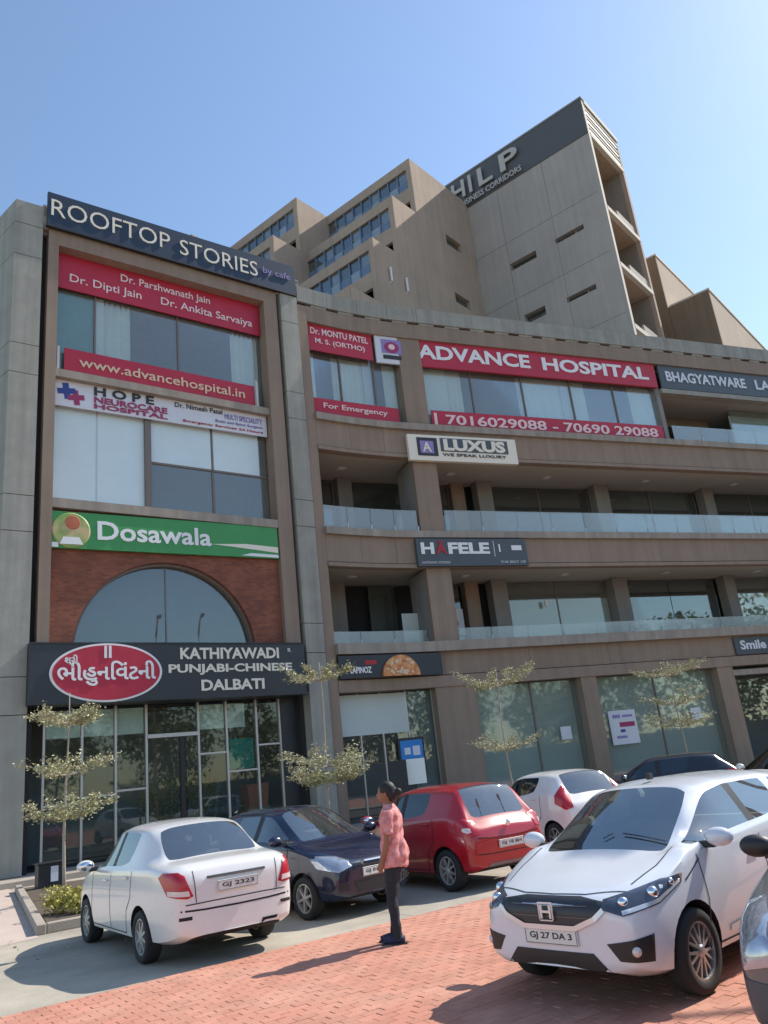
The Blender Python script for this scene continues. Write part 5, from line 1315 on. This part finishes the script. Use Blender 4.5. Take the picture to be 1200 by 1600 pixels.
def shrub(x, y, r, h, m, label, seed, z0=.06, n=900, size=.035, cat='shrub', group=None, name='shrub'):
    o = empty(name, (x, y, z0), 0, label, cat, group); rr = random.Random(seed)
    g = G()
    for k in range(7):
        a = rr.uniform(0, 6.28); g.tube([(0, 0, 0), (r * .4 * math.cos(a), r * .4 * math.sin(a), h * .5), (r * .7 * math.cos(a), r * .7 * math.sin(a), h * .85)], [.012, .008, .004], 5)
    tag(g.build('stems', 'bark', o), kind='stuff'); pts = []
    lob = [(rr.uniform(-.5, .5) * r, rr.uniform(-.5, .5) * r, rr.uniform(.4, .75) * h, rr.uniform(.4, .6)) for _ in range(8)]
    for k in range(n):
        c = rr.choice(lob); d = Vector((rr.gauss(0, 1), rr.gauss(0, 1), rr.gauss(0, 1))).normalized() * rr.uniform(.5, 1) ** .5
        z = c[2] + d.z * h * .42
        if z > .02: pts.append((c[0] + d.x * r * c[3], c[1] + d.y * r * c[3], z))
    leaves('foliage', m, o, pts, size, seed); return o
shrub(-6.55, 15.35, .42, .42, 'leaf_yellow', 'small yellow-green shrub beside the kerb, in front of the leftmost tree', 3)
shrub(-6.0, 15.15, .36, .38, 'leaf_yellow', 'small yellow-green shrub touching the front wheel of the white saloon', 4)
for i, (s, h) in enumerate(((4.25, 2.05), (4.9, 2.2), (5.6, 2.3), (6.3, 2.35))):
    p = fA(s, 1.42, 0); shrub(p.x, p.y, .50, h, 'leaf_dark', ['dark hedge plant behind the left edge of the glass restaurant door', 'dark hedge plant behind the middle of the glass restaurant door', 'dark hedge plant with yellow tips right of the door stile', 'rightmost dark hedge plant behind the restaurant glass'][i], 20 + i, z0=PL, n=1500, size=.05, group='hedge plants behind the restaurant glass', name='hedge_plant')
p = fA(7.9, 1.4, 0)
o = empty('terracotta_planter', p, A_ROT, 'square terracotta planter behind the restaurant glass near the right end', 'planter')
G().prism([(-.34, 0), (.34, 0), (.42, .75), (-.42, .75)], -.3, .3).build('pot', 'terracotta', o); G().box(-.30, .30, -.26, .26, .755, .77).build('soil', 'soil', o)
o.location.z += 1.0
G().box(-.4, .4, -.35, .35, -1.0, -.003).build('stand', 'frame', o)
# small electrical box with a white sheet
o = empty('electrical_box', (-8.95, 20.55, 0.07), A_ROT, 'low black electrical box with a white sheet on it, behind the leftmost tree', 'utility box')
G().box(-.30, .30, -.18, .18, .0, .52).build('cabinet', 'black_plastic', o, bevel=.01); G().box(-.33, .33, -.21, .21, .522, .55).build('lid', 'black_plastic', o)
G().box(-.02, .15, -.192, -.182, .12, .46).build('white_sheet', 'white_sign', o)

# ------------------------------------------------------------------ tiered trees
def tiered_tree(x, y, tiers, label, seed, H=4.6, dens=1.0):
    o = empty('tiered_tree', (x, y, .06), 0, label, 'tree', 'slender tiered trees in front of the shops'); r = random.Random(seed)
    pts = []; zz = 0
    tp = [(0, 0, -.1)]; ph = r.uniform(0, 6)
    for k in range(1, 9): z = H * k / 8; tp.append((.03 * math.sin(z * 1.3 + ph), .03 * math.cos(z * 1.1 + ph), z))
    G().tube(tp, [.042 - .004 * k for k in range(9)], 8).build('trunk', 'bark', o, smooth=True)
    for tz_, rad, dn in tiers:
        nb = r.randint(6, 8); a0 = r.uniform(0, 6.28); g = G(); lp = []
        for b in range(nb):
            a = a0 + 6.2832 * b / nb + r.uniform(-.25, .25); L = rad * r.uniform(.72, 1.12); rise = r.uniform(.18, .5)
            P = []
            for k in range(6):
                t = k / 5; P.append((L * t * math.cos(a + .15 * t), L * t * math.sin(a + .15 * t), tz_ - .10 + rise * L * t ** 1.4 + .02 * r.uniform(-1, 1)))
            g.tube(P, [.016, .013, .011, .009, .006, .003], 5)
            for sb in range(5):
                t0 = r.uniform(.25, .95); k = int(t0 * 5); q = Vector(P[min(k, 5)]); aa = a + r.choice((-1, 1)) * r.uniform(.4, 1.1); l2 = L * r.uniform(.18, .38)
                e = q + Vector((math.cos(aa) * l2, math.sin(aa) * l2, r.uniform(-.02, .10))); g.tube([q, q.lerp(e, .5) + Vector((0, 0, .01)), e], [.006, .004, .002], 4)
                for _ in range(int(38 * dn * dens)):
                    t = r.uniform(.1, 1.1); c = q.lerp(e, t); lp.append((c.x + r.gauss(0, .045), c.y + r.gauss(0, .045), c.z + r.gauss(.01, .045)))
            for _ in range(int(85 * dn * dens)):
                t = r.uniform(.2, 1.05); k = min(4, int(t * 5)); c = Vector(P[k]).lerp(Vector(P[k + 1]), t * 5 - k); lp.append((c.x + r.gauss(0, .05), c.y + r.gauss(0, .05), c.z + r.gauss(.015, .05)))
        tag(g.build('branches', 'bark', o), kind='stuff')
        leaves('crown_tier', 'leaf', o, lp, .036, seed + int(tz_ * 10), flat=.5)
    return o
tiered_tree(-7.53, 18.03, [(1.62, 1.08, 1.0), (2.52, 1.16, 1.0), (3.62, .95, 1.5)], 'slender three-tiered tree left of the white saloon, leftmost of the trees', 11, 4.2)
tiered_tree(-2.25, 22.0, [(1.75, 1.15, 1.7), (2.15, 1.25, 1.0), (4.42, 1.05, 1.2)], 'slender tiered tree before the concrete fin, behind the navy car', 12, 4.8)
tiered_tree(2.98, 25.9, [(2.1, 1.1, .6), (4.05, 1.35, 1.3)], 'slender tiered tree before the brown pier, behind the red hatchback', 13, 4.5)
tiered_tree(10.26, 31.4, [(2.3, 1.4, .7), (3.1, 1.5, .7), (4.2, 1.4, 1.0)], 'slender tiered tree before the shop window with the white notice', 14, 4.7)

fl_ = random.Random(77); lp = []
for _ in range(260):
    a = fl_.uniform(-1, 14); b = -abs(fl_.gauss(0, 1.1)) - .05
    x, y = kq(a, b); lp.append((x, y, .012))
leaves('fallen_leaves', 'leaf', None, lp, .028, 5, flat=.95); bpy.data.objects['fallen_leaves']['label'] = 'scattered dry leaves on the parking bays along the kerb'; bpy.data.objects['fallen_leaves']['category'] = 'leaves'
# notice stands near the shop corner
p = fB(1.9, -1.9, 0)
o = empty('mint_notice_stand', p, B_ROT, 'pale mint board on a dark post, directly behind the head of the person', 'notice board')
G().box(-.42, .42, -.02, .02, 1.15, 2.0).build('board', 'blind', o, bevel=.005); G().box(-.04, .04, .021, .06, 0, 1.95).build('post', 'black_plastic', o); G().box(-.3, .3, -.15, .2, 0, .04).build('foot', 'black_plastic', o)
p = fB(1.1, -2.0, 0)
o = empty('black_banner_stand', p, B_ROT, 'narrow black banner stand left of the mint board behind the navy car', 'banner stand')
G().box(-.33, .33, -.015, .015, .08, 2.0).build('banner_cloth', 'black_sign', o); G().tube([(0, .03, 0), (0, .03, 2.02)], .015).build('pole', 'alu', o); G().box(-.36, .36, -.08, .08, 0, .078).build('base', 'alu', o)

# ------------------------------------------------------------------ the person
def remesh(g, name, m, parent, voxel, smooth_it=2):
    o = g.build('tmp', None); md = o.modifiers.new('r', 'REMESH'); md.mode = 'VOXEL'; md.voxel_size = voxel
    sm = o.modifiers.new('s', 'SMOOTH'); sm.iterations = smooth_it; sm.factor = .5
    dg = bpy.context.evaluated_depsgraph_get(); dg.update(); me = bpy.data.meshes.new_from_object(o.evaluated_get(dg)); bpy.data.objects.remove(o)
    me.name = name; return link(name, me, m, parent, True)
def ring_loft(g, rings, n=24):
    vs = []; fs = []
    for cx, cy, cz, rx, ry in rings:
        for k in range(n): t = 6.2832 * k / n; vs.append((cx + rx * math.cos(t), cy + ry * math.sin(t), cz))
    for i in range(len(rings) - 1):
        for k in range(n): fs.append((i * n + k, i * n + (k + 1) % n, (i + 1) * n + (k + 1) % n, (i + 1) * n + k))
    fs.append(tuple(range(n - 1, -1, -1))); fs.append(tuple((len(rings) - 1) * n + k for k in range(n))); g.add(vs, fs)
pr = empty('person', (-0.335, 10.03, 0.0), R(168), 'person in a coral patterned shirt and dark jeans standing on the red paving', 'person')
g = G()
ring_loft(g, [(0, 0, .84, .10, .155), (0, 0, .94, .115, .17), (0, 0, 1.06, .095, .14), (-.005, 0, 1.2, .105, .15), (-.01, 0, 1.32, .11, .165), (-.012, 0, 1.40, .09, .15), (-.01, 0, 1.445, .055, .07)])
g.tube([(-.012, 0, 1.38), (0, 0, 1.46), (.012, 0, 1.54)], [.062, .052, .050], 14)
g.ball((.018, 0, 1.60), (.096, .076, .115), 20, 14); g.ball((.055, 0, 1.545), (.050, .050, .048), 14, 10)
g.ball((.118, 0, 1.585), (.018, .014, .022), 8, 6); g.ball((.112, 0, 1.548), (.012, .024, .010), 8, 6)
for s in (1, -1): g.ball((.005, s * .078, 1.59), (.018, .012, .030), 8, 6); g.ball((.088, s * .03, 1.612), (.014, .016, .009), 8, 6)
ARM = {1: [(-.01, .165, 1.385), (-.01, .205, 1.24), (.0, .215, 1.10), (.04, .205, .98), (.09, .19, .87)], -1: [(-.01, -.165, 1.385), (-.02, -.205, 1.24), (-.03, -.215, 1.10), (-.01, -.21, .98), (.03, -.20, .86)]}
for s in (1, -1):
    a = ARM[s]; g.tube(a, [.043, .043, .038, .034, .026], 12); g.ball(a[2], .041, 10, 8)
    w = Vector(a[4]); d = (Vector(a[4]) - Vector(a[3])).normalized(); sd_ = Vector((0, -s, 0)); nrm = d.cross(sd_).normalized()
    g.tube([w - d * .02, w + d * .03, w + d * .075], [.027, .036, .034], 10)
    for k, L in enumerate((.062, .070, .066, .052)):
        q = w + d * .07 + nrm * (.028 - .018 * k); cur = sd_ * .6
        g.tube([q, q + (d + cur * .2).normalized() * L * .5, q + (d + cur * .9).normalized() * L], [.0105, .0095, .008], 7)
    q = w + d * .02 + nrm * .03; g.tube([q, q + (d * .5 + nrm).normalized() * .035, q + (d + nrm * .5).normalized() * .065], [.012, .011, .009], 7)
LEG = {1: [(0, .085, .88), (.02, .09, .70), (.045, .095, .49), (.03, .10, .28), (.01, .10, .085)], -1: [(0, -.085, .88), (.03, -.088, .70), (.07, -.085, .49), (.07, -.08, .28), (.09, -.08, .085)]}
for s in (1, -1): g.tube(LEG[s], [.088, .078, .055, .050, .038], 14); g.ball(LEG[s][2], .056, 10, 8); g.ball((LEG[s][4][0] + .05, LEG[s][4][1], .04), (.09, .035, .03), 10, 6)
remesh(g, 'body', 'skin', pr, .0085)
for s in (1, -1):
    e = G(); e.ball((.098, s * .030, 1.606), (.010, .012, .008), 8, 6); e.build('eye', 'black_ink', pr)
# hair with a bun at the back
g = G(); g.ball((-.004, 0, 1.628), (.108, .088, .108), 20, 14); g.ball((-.055, 0, 1.58), (.065, .078, .085), 14, 10); g.ball((-.135, 0, 1.60), (.050, .045, .045), 12, 8); g.ball((-.10, 0, 1.60), (.04, .03, .03), 10, 6)
h_ = remesh(g, 'hair', 'hair', pr, .010)
bmh = bmesh.new(); bmh.from_mesh(h_.data)
bmesh.ops.delete(bmh, geom=[v for v in bmh.verts if v.co.x > .075 and v.co.z < 1.665 or v.co.x > .03 and v.co.z < 1.60], context='VERTS'); bmh.to_mesh(h_.data); bmh.free()
# shirt
g = G()
ring_loft(g, [(-.005, 0, .80, .155, .205), (-.004, 0, .86, .152, .202), (-.006, 0, .98, .140, .188), (-.006, 0, 1.1, .128, .175), (-.012, 0, 1.24, .130, .180), (-.014, 0, 1.34, .128, .190), (-.012, 0, 1.40, .105, .172), (-.008, 0, 1.445, .075, .10), (-.004, 0, 1.475, .062, .066)])
for s in (1, -1):
    a = ARM[s]; m_ = Vector(a[1]).lerp(Vector(a[2]), .55); g.tube([Vector(a[0]) + Vector((0, -s * .03, .0)), a[1], m_], [.078, .072, .074], 14)
g.ball((-.13, 0, .93), (.05, .13, .16), 12, 8)
sh = remesh(g, 'shirt', 'shirt', pr, .011, 3)
r_ = random.Random(9)
for v in sh.data.vertices:
    c = v.co; f_ = .007 * math.sin(c.z * 42 + c.y * 17 + 2 * math.sin(c.x * 20)) + .006 * math.sin(c.y * 60 + c.z * 11)
    v.co += v.normal * f_ * (1.0 if c.z < 1.38 else .3)
# jeans
g = G(); ring_loft(g, [(0, 0, .76, .115, .165), (0, 0, .86, .125, .178), (0, 0, .96, .118, .17)])
for s in (1, -1): 
    L = LEG[s]; g.tube([L[0], L[1], L[2], L[3], (L[4][0], L[4][1], .06)], [.096, .084, .062, .055, .054], 16)
jn = remesh(g, 'jeans', 'jeans', pr, .011, 3)
for v in jn.data.vertices:
    c = v.co; v.co += v.normal * (.0035 * math.sin(c.z * 43 + c.y * 60 + c.x * 38 + 2 * math.sin(c.z * 9)) * (1 if c.z < .6 else .5))
for s in (1, -1):
    x, y, _ = LEG[s][4]; g = G(); g.tube([(x - .07, y, .045), (x, y, .052), (x + .09, y, .042), (x + .17, y, .034)], [.040, .046, .044, .028], 12)
    for i, v in enumerate(g.v): g.v[i] = (v[0], v[1], max(v[2], .006))
    sh_ = g.build('shoe', 'shoe', pr, smooth=True)
    G().box(x - .105, x + .19, y - .045, y + .045, 0.0, .018).build('sole', 'black_plastic', sh_, bevel=.006)

# ------------------------------------------------------------------ across the road (seen in the glass)
tag(G().hprism([(30, -200), (42, -200), (42, 200), (30, 200)], -.5, 0.0).build('road', 'asphalt'), kind='structure')
wl = empty('added_wall', (44.5, 0, 0), 0, 'long plain wall added out of view beyond the road to darken reflections in the ground-floor glass', 'wall')  # unseen wall, added to hide bright ground from the glass reflections
for i in range(36): G().box(-.1, .1, -108 + i * 6 + .02, -108 + i * 6 + 5.98, 0, 2.6).build('panel', 'concrete_dark', wl)
def round_tree(x, y, h, seed, label):
    o = empty('roadside_tree', (x, y, 0), 0, label, 'tree', 'trees along the far side of the road'); r = random.Random(seed)
    G().tube([(0, 0, 0), (.1, 0, h * .3), (0, .1, h * .55)], [.18, .14, .08], 8).build('trunk', 'bark', o)
    pts = []; lob = [(r.uniform(-.3, .3) * h, r.uniform(-.3, .3) * h, r.uniform(.28, .85) * h, r.uniform(.14, .24) * h) for _ in range(12)]
    for k in range(2600):
        c = r.choice(lob); d = Vector((r.gauss(0, 1), r.gauss(0, 1), r.gauss(0, 1))).normalized(); q = r.uniform(.6, 1)
        pts.append((c[0] + d.x * c[3] * q, c[1] + d.y * c[3] * q, c[2] + d.z * c[3] * q))
    leaves('crown', 'leaf_dark', o, pts, .30, seed); return o
ORD = 'first second third fourth fifth sixth seventh eighth ninth tenth eleventh twelfth thirteenth fourteenth fifteenth'.split()
for i in range(15): round_tree(46 + (i * 23 % 9), -55 + i * 7.6 + (i * 37 % 3), 11 + (i * 29 % 7), 50 + i, ORD[i] + ' bushy roadside tree beyond the road on the right, mirrored in the shop windows')
def lamp_post(x, y, rz, label):
    o = empty('street_lamp', (x, y, 0), rz, label, 'street lamp', 'street lamps along the road')
    G().tube([(0, 0, 0), (0, 0, 10.6), (.2, 0, 11.7), (.8, 0, 12.4), (1.6, 0, 12.5)], [.10, .07, .06, .05, .045], 10).build('pole', 'galv', o, smooth=True)
    G().prism([(1.5, 12.42), (2.2, 12.46), (2.2, 12.54), (1.6, 12.60)], -.12, .12).build('lamp_head', 'galv', o)
for i, (x, y) in enumerate(((13.0, 12.6), (14.7, 14.7), (30.0, -12.0))): lamp_post(x, y, R(140), ORD[i] + ' tall curved street lamp mirrored in the arched window')
